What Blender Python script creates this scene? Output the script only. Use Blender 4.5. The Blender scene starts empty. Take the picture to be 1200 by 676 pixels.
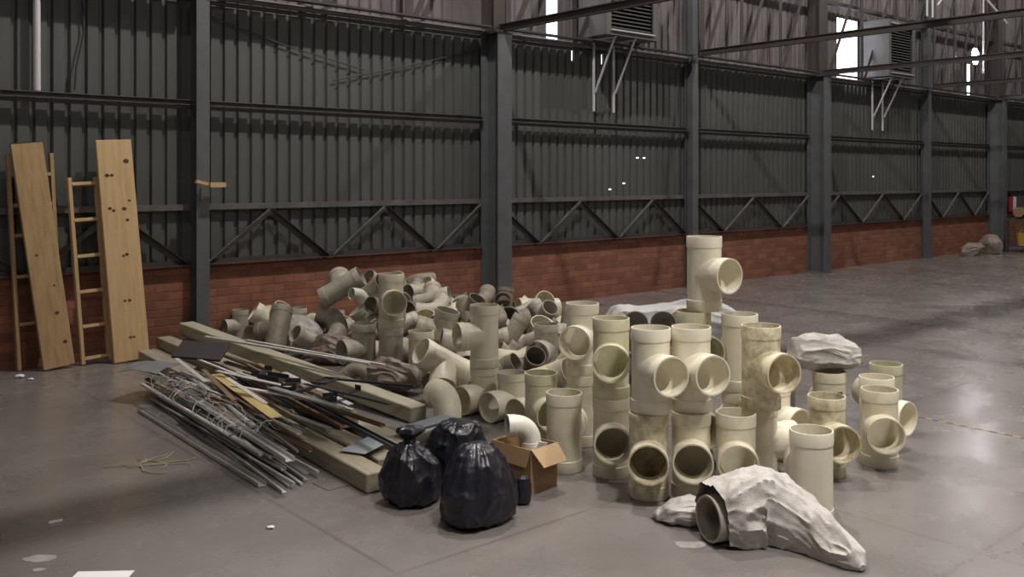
import bpy, bmesh, math, random
from mathutils import Vector, Matrix, Euler, noise

C = bpy.context.scene.collection
PI = math.pi
ANG = math.radians(40.8)            # the long wall runs at this angle to the world X axis
CA, SA = math.cos(ANG), math.sin(ANG)
BROT = Matrix.Rotation(ANG, 4, 'Z')


def B(x, y, z=0.0):
    """building coordinates (x along the wall, y towards it) -> world"""
    return Vector((CA * x - SA * y, SA * x + CA * y, z))


# ------------------------------------------------------------------ materials
def mat(name, col, rough=0.6, metal=0.0, var=0.0, dirt=None, dirt_amt=0.0, dirt_scale=6.0,
        bump=0.0, bump_scale=30.0, rnd=0.0, spec=0.5, fine=0.0, stretch=None):
    m = bpy.data.materials.new(name)
    m.use_nodes = True
    nt = m.node_tree
    N, L = nt.nodes, nt.links
    b = N['Principled BSDF']
    b.inputs['Roughness'].default_value = rough
    b.inputs['Metallic'].default_value = metal
    b.inputs['Specular IOR Level'].default_value = spec
    tc = N.new('ShaderNodeTexCoord')
    vec = tc.outputs['Object']
    oi = N.new('ShaderNodeObjectInfo')
    add = N.new('ShaderNodeVectorMath'); add.operation = 'ADD'
    sc = N.new('ShaderNodeVectorMath'); sc.operation = 'SCALE'
    com = N.new('ShaderNodeCombineXYZ')
    for k in range(3):
        L.new(oi.outputs['Random'], com.inputs[k])
    L.new(com.outputs[0], sc.inputs[0]); sc.inputs['Scale'].default_value = 37.0
    L.new(vec, add.inputs[0]); L.new(sc.outputs[0], add.inputs[1])
    vec = add.outputs[0]
    if stretch:
        mp = N.new('ShaderNodeMapping'); mp.inputs['Scale'].default_value = stretch
        L.new(vec, mp.inputs['Vector']); vec = mp.outputs[0]
    cur = None
    rgb = N.new('ShaderNodeRGB'); rgb.outputs[0].default_value = (*col, 1)
    cur = rgb.outputs[0]
    if dirt is not None:
        n1 = N.new('ShaderNodeTexNoise'); n1.inputs['Scale'].default_value = dirt_scale
        n1.inputs['Detail'].default_value = 8; n1.inputs['Roughness'].default_value = 0.65
        L.new(vec, n1.inputs['Vector'])
        rp = N.new('ShaderNodeMapRange'); rp.inputs['From Min'].default_value = 0.42; rp.inputs['From Max'].default_value = 0.72
        rp.inputs['To Min'].default_value = 0.0; rp.inputs['To Max'].default_value = dirt_amt
        L.new(n1.outputs['Fac'], rp.inputs['Value'])
        mx = N.new('ShaderNodeMix'); mx.data_type = 'RGBA'
        L.new(rp.outputs[0], mx.inputs[0]); L.new(cur, mx.inputs[6]); mx.inputs[7].default_value = (*dirt, 1)
        cur = mx.outputs[2]
    if rnd > 0:
        hv = N.new('ShaderNodeHueSaturation')
        r2 = N.new('ShaderNodeMapRange'); r2.inputs['To Min'].default_value = 1 - rnd; r2.inputs['To Max'].default_value = 1 + rnd * 0.6
        L.new(oi.outputs['Random'], r2.inputs['Value']); L.new(r2.outputs[0], hv.inputs['Value'])
        L.new(cur, hv.inputs['Color']); cur = hv.outputs[0]
    if fine > 0:
        n3 = N.new('ShaderNodeTexNoise'); n3.inputs['Scale'].default_value = 60; n3.inputs['Detail'].default_value = 4
        L.new(vec, n3.inputs['Vector'])
        r3 = N.new('ShaderNodeMapRange'); r3.inputs['From Min'].default_value = 0.3; r3.inputs['From Max'].default_value = 0.7
        r3.inputs['To Min'].default_value = 1 - fine; r3.inputs['To Max'].default_value = 1 + fine
        L.new(n3.outputs['Fac'], r3.inputs['Value'])
        h3 = N.new('ShaderNodeHueSaturation'); L.new(r3.outputs[0], h3.inputs['Value']); L.new(cur, h3.inputs['Color']); cur = h3.outputs[0]
    L.new(cur, b.inputs['Base Color'])
    if bump > 0:
        n2 = N.new('ShaderNodeTexNoise'); n2.inputs['Scale'].default_value = bump_scale; n2.inputs['Detail'].default_value = 5
        L.new(vec, n2.inputs['Vector'])
        bp = N.new('ShaderNodeBump'); bp.inputs['Strength'].default_value = bump; bp.inputs['Distance'].default_value = 0.01
        L.new(n2.outputs['Fac'], bp.inputs['Height']); L.new(bp.outputs[0], b.inputs['Normal'])
    return m


def emit(name, col, s):
    m = bpy.data.materials.new(name); m.use_nodes = True
    nt = m.node_tree; nt.nodes.clear()
    e = nt.nodes.new('ShaderNodeEmission'); e.inputs[0].default_value = (*col, 1); e.inputs[1].default_value = s
    o = nt.nodes.new('ShaderNodeOutputMaterial'); nt.links.new(e.outputs[0], o.inputs[0])
    return m


M = {}
M['pvc'] = mat('pvc_cream', (0.72, 0.67, 0.535), 0.40, dirt=(0.42, 0.36, 0.245), dirt_amt=0.6, dirt_scale=7, rnd=0.10, fine=0.03)
M['pvc_clean'] = mat('pvc_clean', (0.78, 0.73, 0.60), 0.36, dirt=(0.55, 0.49, 0.36), dirt_amt=0.35, dirt_scale=6, rnd=0.05)
M['pvc_dirty'] = mat('pvc_dirty', (0.68, 0.62, 0.46), 0.5, dirt=(0.26, 0.205, 0.11), dirt_amt=1.0, dirt_scale=14, rnd=0.10, fine=0.08)
M['pvc_green'] = mat('pvc_greenish', (0.64, 0.61, 0.44), 0.45, dirt=(0.38, 0.36, 0.23), dirt_amt=0.7, dirt_scale=9, rnd=0.08)
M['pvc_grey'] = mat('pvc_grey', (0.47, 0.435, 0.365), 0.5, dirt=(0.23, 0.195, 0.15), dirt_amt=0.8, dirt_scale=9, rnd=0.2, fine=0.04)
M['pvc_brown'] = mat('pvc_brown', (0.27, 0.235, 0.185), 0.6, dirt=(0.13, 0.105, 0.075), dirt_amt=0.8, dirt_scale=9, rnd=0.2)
M['pvc_white'] = mat('pvc_white', (0.78, 0.76, 0.68), 0.4, dirt=(0.5, 0.44, 0.33), dirt_amt=0.3, dirt_scale=9)
M['ink'] = mat('ink', (0.03, 0.03, 0.04), 0.7)
M['bag'] = mat('black_plastic', (0.012, 0.012, 0.019), 0.34, bump=0.8, bump_scale=13, spec=0.5)
M['sack'] = mat('woven_sack', (0.52, 0.495, 0.48), 0.75, dirt=(0.27, 0.225, 0.185), dirt_amt=0.85, dirt_scale=9, bump=0.3, bump_scale=160, fine=0.05)
M['sack_clear'] = mat('pale_sack', (0.60, 0.59, 0.60), 0.55, dirt=(0.40, 0.38, 0.36), dirt_amt=0.5, dirt_scale=5, bump=0.2, bump_scale=60)
M['sack_brown'] = mat('brown_wrap', (0.27, 0.22, 0.19), 0.5, dirt=(0.10, 0.075, 0.06), dirt_amt=0.9, dirt_scale=9, bump=0.4, bump_scale=50)
M['card'] = mat('cardboard', (0.33, 0.205, 0.105), 0.8, dirt=(0.25, 0.15, 0.075), dirt_amt=0.4, dirt_scale=10)
M['card_in'] = mat('cardboard_pale', (0.44, 0.30, 0.17), 0.8, dirt=(0.36, 0.24, 0.13), dirt_amt=0.4, dirt_scale=10)
M['wood'] = mat('old_timber', (0.42, 0.275, 0.135), 0.75, dirt=(0.24, 0.15, 0.07), dirt_amt=0.8, dirt_scale=5, bump=0.2, bump_scale=20, fine=0.06, stretch=(6, 6, 0.7))
M['wood_pale'] = mat('pale_pine', (0.56, 0.385, 0.20), 0.7, dirt=(0.42, 0.27, 0.12), dirt_amt=0.7, dirt_scale=4, bump=0.15, bump_scale=20, fine=0.05, stretch=(8, 8, 0.6))
M['knot'] = mat('knot_wood', (0.07, 0.035, 0.015), 0.8)
M['beam_wood'] = mat('grey_timber', (0.31, 0.275, 0.205), 0.8, dirt=(0.19, 0.155, 0.11), dirt_amt=0.8, dirt_scale=6, bump=0.2, bump_scale=30, rnd=0.15, fine=0.06, stretch=(6, 0.6, 6))
M['beam_pale'] = mat('pale_timber', (0.40, 0.375, 0.29), 0.75, dirt=(0.26, 0.23, 0.165), dirt_amt=0.8, dirt_scale=6, rnd=0.1, fine=0.05, stretch=(6, 0.6, 6))
M['strip_yellow'] = mat('yellow_strip', (0.52, 0.40, 0.17), 0.6, dirt=(0.38, 0.27, 0.1), dirt_amt=0.5)
M['strip_brown'] = mat('brown_strip', (0.26, 0.17, 0.10), 0.7, dirt=(0.14, 0.09, 0.05), dirt_amt=0.6, rnd=0.25)
M['alu'] = mat('aluminium', (0.56, 0.55, 0.55), 0.38, metal=0.15, dirt=(0.33, 0.31, 0.30), dirt_amt=0.6, dirt_scale=12, rnd=0.25)
M['alu_white'] = mat('white_slat', (0.62, 0.60, 0.58), 0.5, metal=0.0, dirt=(0.38, 0.35, 0.32), dirt_amt=0.6, dirt_scale=12, rnd=0.2)
M['dark_metal'] = mat('dark_metal', (0.065, 0.065, 0.072), 0.45, metal=0.4, rnd=0.4)
M['grey_metal'] = mat('grey_metal', (0.24, 0.245, 0.25), 0.45, metal=0.15, rnd=0.3)
M['panel'] = mat('bluegrey_panel', (0.30, 0.335, 0.365), 0.4, dirt=(0.23, 0.25, 0.27), dirt_amt=0.5)
M['maroon'] = mat('dark_board', (0.035, 0.026, 0.03), 0.6)
M['cloth_grey'] = mat('grey_rag', (0.17, 0.17, 0.175), 0.8, dirt=(0.1, 0.1, 0.1), dirt_amt=0.5)
M['steel'] = mat('painted_steel', (0.105, 0.112, 0.122), 0.55, dirt=(0.065, 0.063, 0.063), dirt_amt=0.6, dirt_scale=4, fine=0.04)
M['steel_dark'] = mat('rusty_shaded_steel', (0.055, 0.046, 0.045), 0.6, dirt=(0.04, 0.028, 0.024), dirt_amt=0.7, dirt_scale=5)  # also carries the painted shade of the falling lattice braces
M['steel_mid'] = mat('girt_steel', (0.125, 0.118, 0.115), 0.6, dirt=(0.06, 0.045, 0.042), dirt_amt=0.8, dirt_scale=5)
M['zinc'] = mat('zinc_rod', (0.60, 0.60, 0.62), 0.45, metal=0.1)
M['cooler'] = mat('cooler_shell', (0.11, 0.11, 0.11), 0.6, dirt=(0.08, 0.075, 0.07), dirt_amt=0.6, dirt_scale=5)
M['grille'] = mat('cooler_slats', (0.05, 0.048, 0.05), 0.6)
M['rim_pale'] = mat('pale_rim', (0.42, 0.41, 0.41), 0.5)
M['paper'] = mat('paper', (0.78, 0.78, 0.80), 0.7)
M['red'] = mat('red_paint', (0.42, 0.03, 0.03), 0.5)
M['blue'] = mat('blue_plastic', (0.03, 0.06, 0.22), 0.5)
M['yellow'] = mat('yellow_plastic', (0.50, 0.33, 0.04), 0.5)
M['rope'] = mat('string', (0.42, 0.36, 0.24), 0.8)
M['wire_pale'] = mat('pale_wire', (0.45, 0.44, 0.42), 0.5, metal=0.3)


def tape_mat():
    m = mat('hazard_tape', (0.05, 0.045, 0.04), 0.6)
    nt = m.node_tree; N, L = nt.nodes, nt.links
    b = N['Principled BSDF']
    tc = N.new('ShaderNodeTexCoord'); sp = N.new('ShaderNodeSeparateXYZ'); L.new(tc.outputs['Object'], sp.inputs[0])
    a = N.new('ShaderNodeMath'); a.operation = 'MULTIPLY'; a.inputs[1].default_value = 11.0; L.new(sp.outputs[1], a.inputs[0])
    f = N.new('ShaderNodeMath'); f.operation = 'FRACT'; L.new(a.outputs[0], f.inputs[0])
    g = N.new('ShaderNodeMath'); g.operation = 'GREATER_THAN'; g.inputs[1].default_value = 0.5; L.new(f.outputs[0], g.inputs[0])
    mx = N.new('ShaderNodeMix'); mx.data_type = 'RGBA'; L.new(g.outputs[0], mx.inputs[0])
    mx.inputs[6].default_value = (0.05, 0.045, 0.04, 1); mx.inputs[7].default_value = (0.42, 0.33, 0.13, 1)
    L.new(mx.outputs[2], b.inputs['Base Color'])
    return m


M['tape'] = tape_mat()


def brick_mat():
    m = bpy.data.materials.new('red_brick'); m.use_nodes = True
    nt = m.node_tree; N, L = nt.nodes, nt.links
    b = N['Principled BSDF']; b.inputs['Roughness'].default_value = 0.9; b.inputs['Specular IOR Level'].default_value = 0.2
    tc = N.new('ShaderNodeTexCoord'); sp = N.new('ShaderNodeSeparateXYZ'); L.new(tc.outputs['Object'], sp.inputs[0])
    com = N.new('ShaderNodeCombineXYZ'); L.new(sp.outputs[0], com.inputs[0]); L.new(sp.outputs[2], com.inputs[1])
    wob = N.new('ShaderNodeTexNoise'); wob.inputs['Scale'].default_value = 5; L.new(com.outputs[0], wob.inputs['Vector'])
    ws = N.new('ShaderNodeVectorMath'); ws.operation = 'SCALE'; ws.inputs['Scale'].default_value = 0.02; L.new(wob.outputs['Color'], ws.inputs[0])
    wa = N.new('ShaderNodeVectorMath'); wa.operation = 'ADD'; L.new(com.outputs[0], wa.inputs[0]); L.new(ws.outputs[0], wa.inputs[1])
    bt = N.new('ShaderNodeTexBrick')
    bt.inputs['Scale'].default_value = 1.0; bt.inputs['Brick Width'].default_value = 0.235; bt.inputs['Row Height'].default_value = 0.078
    bt.inputs['Mortar Size'].default_value = 0.007; bt.inputs['Mortar Smooth'].default_value = 0.4; bt.inputs['Bias'].default_value = -0.1
    bt.inputs['Color1'].default_value = (0.37, 0.145, 0.09, 1); bt.inputs['Color2'].default_value = (0.20, 0.077, 0.053, 1)
    bt.inputs['Mortar'].default_value = (0.20, 0.125, 0.095, 1)
    L.new(wa.outputs[0], bt.inputs['Vector'])
    n = N.new('ShaderNodeTexNoise'); n.inputs['Scale'].default_value = 6.5; n.inputs['Detail'].default_value = 9; n.inputs['Roughness'].default_value = 0.72
    L.new(com.outputs[0], n.inputs['Vector'])
    r = N.new('ShaderNodeMapRange'); r.inputs['From Min'].default_value = 0.38; r.inputs['From Max'].default_value = 0.68; r.inputs['To Max'].default_value = 0.8
    L.new(n.outputs['Fac'], r.inputs['Value'])
    mx = N.new('ShaderNodeMix'); mx.data_type = 'RGBA'; L.new(r.outputs[0], mx.inputs[0]); L.new(bt.outputs['Color'], mx.inputs[6])
    mx.inputs[7].default_value = (0.17, 0.085, 0.062, 1)
    n4 = N.new('ShaderNodeTexNoise'); n4.inputs['Scale'].default_value = 1.1; n4.inputs['Detail'].default_value = 5
    L.new(com.outputs[0], n4.inputs['Vector'])
    r4 = N.new('ShaderNodeMapRange'); r4.inputs['From Min'].default_value = 0.62; r4.inputs['From Max'].default_value = 0.8; r4.inputs['To Max'].default_value = 0.5
    L.new(n4.outputs['Fac'], r4.inputs['Value'])
    m2 = N.new('ShaderNodeMix'); m2.data_type = 'RGBA'; L.new(r4.outputs[0], m2.inputs[0]); L.new(mx.outputs[2], m2.inputs[6])
    m2.inputs[7].default_value = (0.46, 0.29, 0.21, 1)
    L.new(m2.outputs[2], b.inputs['Base Color'])
    bp = N.new('ShaderNodeBump'); bp.inputs['Strength'].default_value = 0.7; bp.inputs['Distance'].default_value = 0.01; bp.invert = True
    L.new(bt.outputs['Fac'], bp.inputs['Height']); L.new(bp.outputs[0], b.inputs['Normal'])
    return m


def floor_mat():
    m = bpy.data.materials.new('concrete'); m.use_nodes = True
    nt = m.node_tree; N, L = nt.nodes, nt.links
    b = N['Principled BSDF']
    tc = N.new('ShaderNodeTexCoord'); V = tc.outputs['Object']
    def nz(scale, detail=8, rough=0.6, stretch=None):
        n = N.new('ShaderNodeTexNoise'); n.inputs['Scale'].default_value = scale; n.inputs['Detail'].default_value = detail; n.inputs['Roughness'].default_value = rough
        if stretch:
            mp = N.new('ShaderNodeMapping'); mp.inputs['Scale'].default_value = stretch; mp.inputs['Rotation'].default_value = (0, 0, 0.15); L.new(V, mp.inputs[0]); L.new(mp.outputs[0], n.inputs['Vector'])
        else:
            L.new(V, n.inputs['Vector'])
        return n.outputs['Fac']
    def rng(s, a, c, lo, hi):
        r = N.new('ShaderNodeMapRange'); r.inputs['From Min'].default_value = a; r.inputs['From Max'].default_value = c
        r.inputs['To Min'].default_value = lo; r.inputs['To Max'].default_value = hi; L.new(s, r.inputs['Value']); return r.outputs[0]
    def mix(f, a, c):
        x = N.new('ShaderNodeMix'); x.data_type = 'RGBA'
        if isinstance(f, float): x.inputs[0].default_value = f
        else: L.new(f, x.inputs[0])
        for s, v in ((6, a), (7, c)):
            if isinstance(v, tuple): x.inputs[s].default_value = (*v, 1)
            else: L.new(v, x.inputs[s])
        return x.outputs[2]
    base = mix(rng(nz(0.9), 0.3, 0.7, 0, 1), (0.148, 0.132, 0.127), (0.212, 0.194, 0.190))
    base = mix(rng(nz(5, 10, 0.7), 0.5, 0.75, 0, 0.5), base, (0.17, 0.145, 0.13))
    base = mix(rng(nz(1.6, 8, 0.65, (0.35, 1.6, 1)), 0.55, 0.8, 0, 0.45), base, (0.255, 0.205, 0.165))
    base = mix(rng(nz(70, 3), 0.55, 0.8, 0, 0.35), base, (0.12, 0.10, 0.09))
    # slab joints
    sp = N.new('ShaderNodeSeparateXYZ'); L.new(V, sp.inputs[0])
    def joint(axis, off, per, w):
        a = N.new('ShaderNodeMath'); a.operation = 'ADD'; a.inputs[1].default_value = -off; L.new(sp.outputs[axis], a.inputs[0])
        p = N.new('ShaderNodeMath'); p.operation = 'PINGPONG'; p.inputs[1].default_value = per / 2; L.new(a.outputs[0], p.inputs[0])
        return rng(p.outputs[0], 0.0, w, 1.0, 0.0)
    jn = N.new('ShaderNodeMath'); jn.operation = 'MAXIMUM'
    L.new(joint(0, 4.08, 2.0, 0.014), jn.inputs[0]); L.new(joint(1, 1.67, 1.45, 0.014), jn.inputs[1])
    jm = N.new('ShaderNodeMath'); jm.operation = 'MULTIPLY'; L.new(jn.outputs[0], jm.inputs[0]); L.new(rng(nz(1.3), 0.35, 0.55, 0.15, 0.85), jm.inputs[1])
    base = mix(jm.outputs[0], base, (0.12, 0.095, 0.075))
    L.new(base, b.inputs['Base Color'])
    L.new(rng(nz(2.2), 0.3, 0.7, 0.16, 0.36), b.inputs['Roughness'])
    b.inputs['Specular IOR Level'].default_value = 0.45
    bp = N.new('ShaderNodeBump'); bp.inputs['Strength'].default_value = 0.12; bp.inputs['Distance'].default_value = 0.01
    L.new(nz(40, 5), bp.inputs['Height']); L.new(bp.outputs[0], b.inputs['Normal'])
    return m


M['sheet'] = mat('painted_sheet', (0.088, 0.094, 0.090), 0.55, dirt=(0.058, 0.059, 0.056), dirt_amt=0.7, dirt_scale=1.3, fine=0.03, stretch=(1, 1, 0.25))
M['sheet_up'] = mat('bare_sheet', (0.17, 0.153, 0.162), 0.55, dirt=(0.10, 0.08, 0.082), dirt_amt=0.8, dirt_scale=1.6, fine=0.03, stretch=(1, 1, 0.25))
M['brick'] = brick_mat()
M['floor'] = floor_mat()
M['shell'] = mat('shell_sheet', (0.16, 0.16, 0.16), 0.7)


# ------------------------------------------------------------------ mesh helpers
def box(bm, c, s, rot=None, mi=0):
    m = Matrix.Translation(c)
    if rot is not None:
        m = m @ rot
    m = m @ Matrix.Diagonal((s[0], s[1], s[2], 1))
    r = bmesh.ops.create_cube(bm, size=1.0, matrix=m)
    if mi:
        for v in r['verts']:
            for f in v.link_faces:
                f.material_index = mi
    return r['verts']


def align(a, b):
    d = Vector(b) - Vector(a)
    return d.length, Vector((0, 0, 1)).rotation_difference(d).to_matrix().to_4x4()


def tube(bm, pts, r, n=8, caps=True, radii=None):
    """solid tube along points"""
    pts = [Vector(p) for p in pts]
    rings = []
    up = None
    for i, p in enumerate(pts):
        a = pts[max(i - 1, 0)]; c = pts[min(i + 1, len(pts) - 1)]
        t = (c - a).normalized()
        if up is None:
            up = t.orthogonal().normalized()
        up = (up - t * up.dot(t)).normalized()
        s = t.cross(up)
        rr = radii[i] if radii else r
        rings.append([bm.verts.new(p + (up * math.cos(2 * PI * k / n) + s * math.sin(2 * PI * k / n)) * rr) for k in range(n)])
    for a, c in zip(rings, rings[1:]):
        for k in range(n):
            bm.faces.new((a[k], a[(k + 1) % n], c[(k + 1) % n], c[k]))
    if caps:
        bm.faces.new(list(reversed(rings[0]))); bm.faces.new(rings[-1])
    return rings


def bar(bm, a, b, w, h, up=(0, 0, 1)):
    """rectangular bar from a to b, w across, h along up"""
    a, b = Vector(a), Vector(b)
    t = (b - a).normalized(); up = Vector(up)
    up = (up - t * up.dot(t)).normalized(); s = t.cross(up)
    vs = []
    for p in (a, b):
        for i, j in ((-1, -1), (1, -1), (1, 1), (-1, 1)):
            vs.append(bm.verts.new(p + s * (w / 2 * i) + up * (h / 2 * j)))
    for f in ((3, 2, 1, 0), (4, 5, 6, 7), (0, 1, 5, 4), (1, 2, 6, 5), (2, 3, 7, 6), (3, 0, 4, 7)):
        bm.faces.new([vs[i] for i in f])
    return vs


def section(bm, prof, a, b, up=(0, 0, 1), closed=True):
    """extrude an outline prof [(s, up)] from a to b"""
    a, b = Vector(a), Vector(b)
    t = (b - a).normalized(); up = Vector(up); up = (up - t * up.dot(t)).normalized(); s = t.cross(up)
    r0 = [bm.verts.new(a + s * x + up * y) for x, y in prof]
    r1 = [bm.verts.new(b + s * x + up * y) for x, y in prof]
    n = len(prof)
    for k in range(n):
        bm.faces.new((r0[k], r0[(k + 1) % n], r1[(k + 1) % n], r1[k]))
    bm.faces.new(list(reversed(r0))); bm.faces.new(r1)


def i_prof(w, d, tf, tw):
    return [(-w/2, -d/2), (w/2, -d/2), (w/2, -d/2+tf), (tw/2, -d/2+tf), (tw/2, d/2-tf), (w/2, d/2-tf), (w/2, d/2), (-w/2, d/2), (-w/2, d/2-tf), (-tw/2, d/2-tf), (-tw/2, -d/2+tf), (-w/2, -d/2+tf)]


def l_prof(w, h, t):
    return [(0, 0), (w, 0), (w, t), (t, t), (t, h), (0, h)]


def u_prof(w, h, t):
    return [(-w/2, 0), (w/2, 0), (w/2, h), (w/2-t, h), (w/2-t, t), (-w/2+t, t), (-w/2+t, h), (-w/2, h)]


def mesh_of(name, bm, mats, smooth=None, recalc=True):
    if recalc:
        bmesh.ops.recalc_face_normals(bm, faces=bm.faces)
    me = bpy.data.meshes.new(name)
    bm.to_mesh(me); bm.free()
    for m in (mats if isinstance(mats, (list, tuple)) else [mats]):
        me.materials.append(m)
    if smooth is not None:
        me.shade_smooth()
        me.set_sharp_from_angle(angle=math.radians(smooth))
    return me


def link(name, me, parent=None, mw=None):
    o = bpy.data.objects.new(name, me)
    C.objects.link(o)
    if parent is not None:
        o.parent = parent
    elif mw is not None:
        o.matrix_world = mw
    return o


def obj(name, bm, mats, parent=None, mw=None, smooth=None, recalc=True):
    return link(name, mesh_of(name, bm, mats, smooth, recalc), parent, mw)


def tag(o, label=None, cat=None, group=None, kind=None):
    if label: o['label'] = label
    if cat: o['category'] = cat
    if group: o['group'] = group
    if kind: o['kind'] = kind
    return o


def empty(name, mw, label=None, cat=None, group=None, kind=None):
    o = bpy.data.objects.new(name, None); C.objects.link(o)
    o.empty_display_size = 0.1
    o.matrix_world = mw
    return tag(o, label, cat, group, kind)


def at(v, rz=0.0):
    return Matrix.Translation(v) @ Matrix.Rotation(rz, 4, 'Z')


# ------------------------------------------------------------------ the setting
YB, YS = 8.55, 8.60                  # face of the brick dado, face of the sheeting (building y)
ZB, ZG1, ZG2, ZG3 = 0.765, 1.32, 2.29, 3.32
X0, X1, Y0, ZC = -9.0, 46.0, -11.0, 9.0

bm = bmesh.new(); box(bm, ((X0+X1)/2, (Y0+9)/2, -0.1), (X1-X0, 9-Y0, 0.2))
tag(obj('floor', bm, M['floor'], mw=BROT), 'worn grey concrete slab floor with faint joints', 'floor', kind='structure')
bm = bmesh.new(); box(bm, ((X0+X1)/2, YB+0.11, ZB/2), (X1-X0, 0.22, ZB))
tag(obj('wall_dado', bm, M['brick'], mw=BROT), 'low red brick wall under the metal sheeting', 'wall', kind='structure')
for nm, c, s in (('wall_front', ((X0+X1)/2, Y0-0.1, ZC/2), (X1-X0, 0.2, ZC)), ('wall_west', (X0-0.1, (Y0+9)/2, ZC/2), (0.2, 9-Y0, ZC)),
                 ('wall_east', (X1+0.1, (Y0+9)/2, ZC/2), (0.2, 9-Y0, ZC)), ('ceiling', ((X0+X1)/2, (Y0+9)/2, ZC+0.1), (X1-X0, 9-Y0, 0.2))):
    bm = bmesh.new(); box(bm, c, s)
    tag(obj(nm, bm, M['shell'], mw=BROT), kind='structure')

PER = 0.14


def corrugated(x0, x1, zs, y, skip=None):
    """trapezoid sheeting: wide crests towards the room, narrow valleys away from it"""
    bm = bmesh.new()
    xs = []
    n = int(round((x1 - x0) / PER))
    for i in range(n):
        b = x0 + i * PER
        xs += [(b, 0, 'c'), (b + 0.088, 0, 's'), (b + 0.100, 0.028, 'v'), (b + 0.126, 0.028, 's')]
    xs.append((x0 + n * PER, 0, 'c'))
    rows = [[bm.verts.new((x, y + d, z)) for x, d, _ in xs] for z in zs]
    for j in range(len(zs) - 1):
        for i in range(len(xs) - 1):
            if skip and skip((xs[i][0] + xs[i+1][0]) / 2, (zs[j] + zs[j+1]) / 2, xs[i][2]):
                continue
            bm.faces.new((rows[j][i], rows[j][i+1], rows[j+1][i+1], rows[j+1][i]))
    return bm


PIN = [(9.82, 1.876), (9.52, 1.52), (9.20, 1.44), (16.3, 1.62)]


def skip_low(x, z, k):
    if 3.13 < z < 3.26 and k == 'v' and (15.2 < x < 16.15 or 8.35 < x < 8.6 or 9.0 < x < 9.13):
        return True
    if k == 's' and (x / PER) % 1.0 < 0.8 and any(abs(x - a) < 0.08 and abs(z - c) < 0.009 for a, c in PIN):
        return True
    return False


def skip_up(x, z, k):
    if 3.3 < z < 4.45 and (8.02 < x < 8.25 or 15.12 < x < 15.78):
        return True
    if 3.3 < z < 4.05 and 20.42 < x < 20.56:
        return True
    return False


zs = sorted([ZB - 0.02, 3.13, 3.26, 3.34] + [c + d for _, c in PIN for d in (-0.008, 0.008)])
tag(obj('wall_back', corrugated(X0, X1, zs, YS, skip_low), M['sheet'], mw=BROT, recalc=False), 'grey-green ribbed metal sheeting above the brick', 'wall', kind='structure')
tag(obj('wall_upper', corrugated(X0, X1, [3.34, 4.05, 4.45, ZC], YS + 0.03, skip_up), M['sheet_up'], mw=BROT, recalc=False), 'bare ribbed sheeting above the top rail', 'wall', kind='structure')

# columns
BIG = [-0.25, 6.99, 14.08, 21.37, 28.6]
SMALL = [-3.9, 3.44, 10.77, 18.17, 25.4]
for i, x in enumerate(BIG):
    r = empty('column_%d' % (2 * i + 1), BROT @ Matrix.Translation((x, YB - 0.165, 0)), 'wide steel column standing against the brick wall', 'column', kind='structure')
    bm = bmesh.new(); section(bm, i_prof(0.21, 0.325, 0.016, 0.012), (0, 0, 0.02), (0, 0, 3.30), up=(0, 1, 0)); obj('shaft', bm, M['steel'], r)
    bm = bmesh.new(); box(bm, (0, 0, 0.01), (0.28, 0.328, 0.02)); obj('base_plate', bm, M['steel'], r)
    bm = bmesh.new(); section(bm, i_prof(0.17, 0.22, 0.012, 0.01), (0, 0.05, 3.30), (0, 0.05, ZC - 0.02), up=(0, 1, 0)); obj('upper_post', bm, M['steel_dark'], r)
    bm = bmesh.new(); box(bm, (0, -0.02, 3.305), (0.26, 0.30, 0.03)); obj('cap_plate', bm, M['steel_dark'], r)
for i, x in enumerate(SMALL):
    r = empty('column_%d' % (2 * i + 2), BROT @ Matrix.Translation((x, YB - 0.078, 0)), 'slim steel post standing against the brick wall', 'column', kind='structure')
    bm = bmesh.new(); section(bm, i_prof(0.125, 0.15, 0.011, 0.009), (0, 0, 0.015), (0, 0, 6.5), up=(0, 1, 0)); obj('shaft', bm, M['steel'], r)
    bm = bmesh.new(); box(bm, (0, 0, 0.0075), (0.18, 0.152, 0.015)); obj('base_plate', bm, M['steel'], r)

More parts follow.
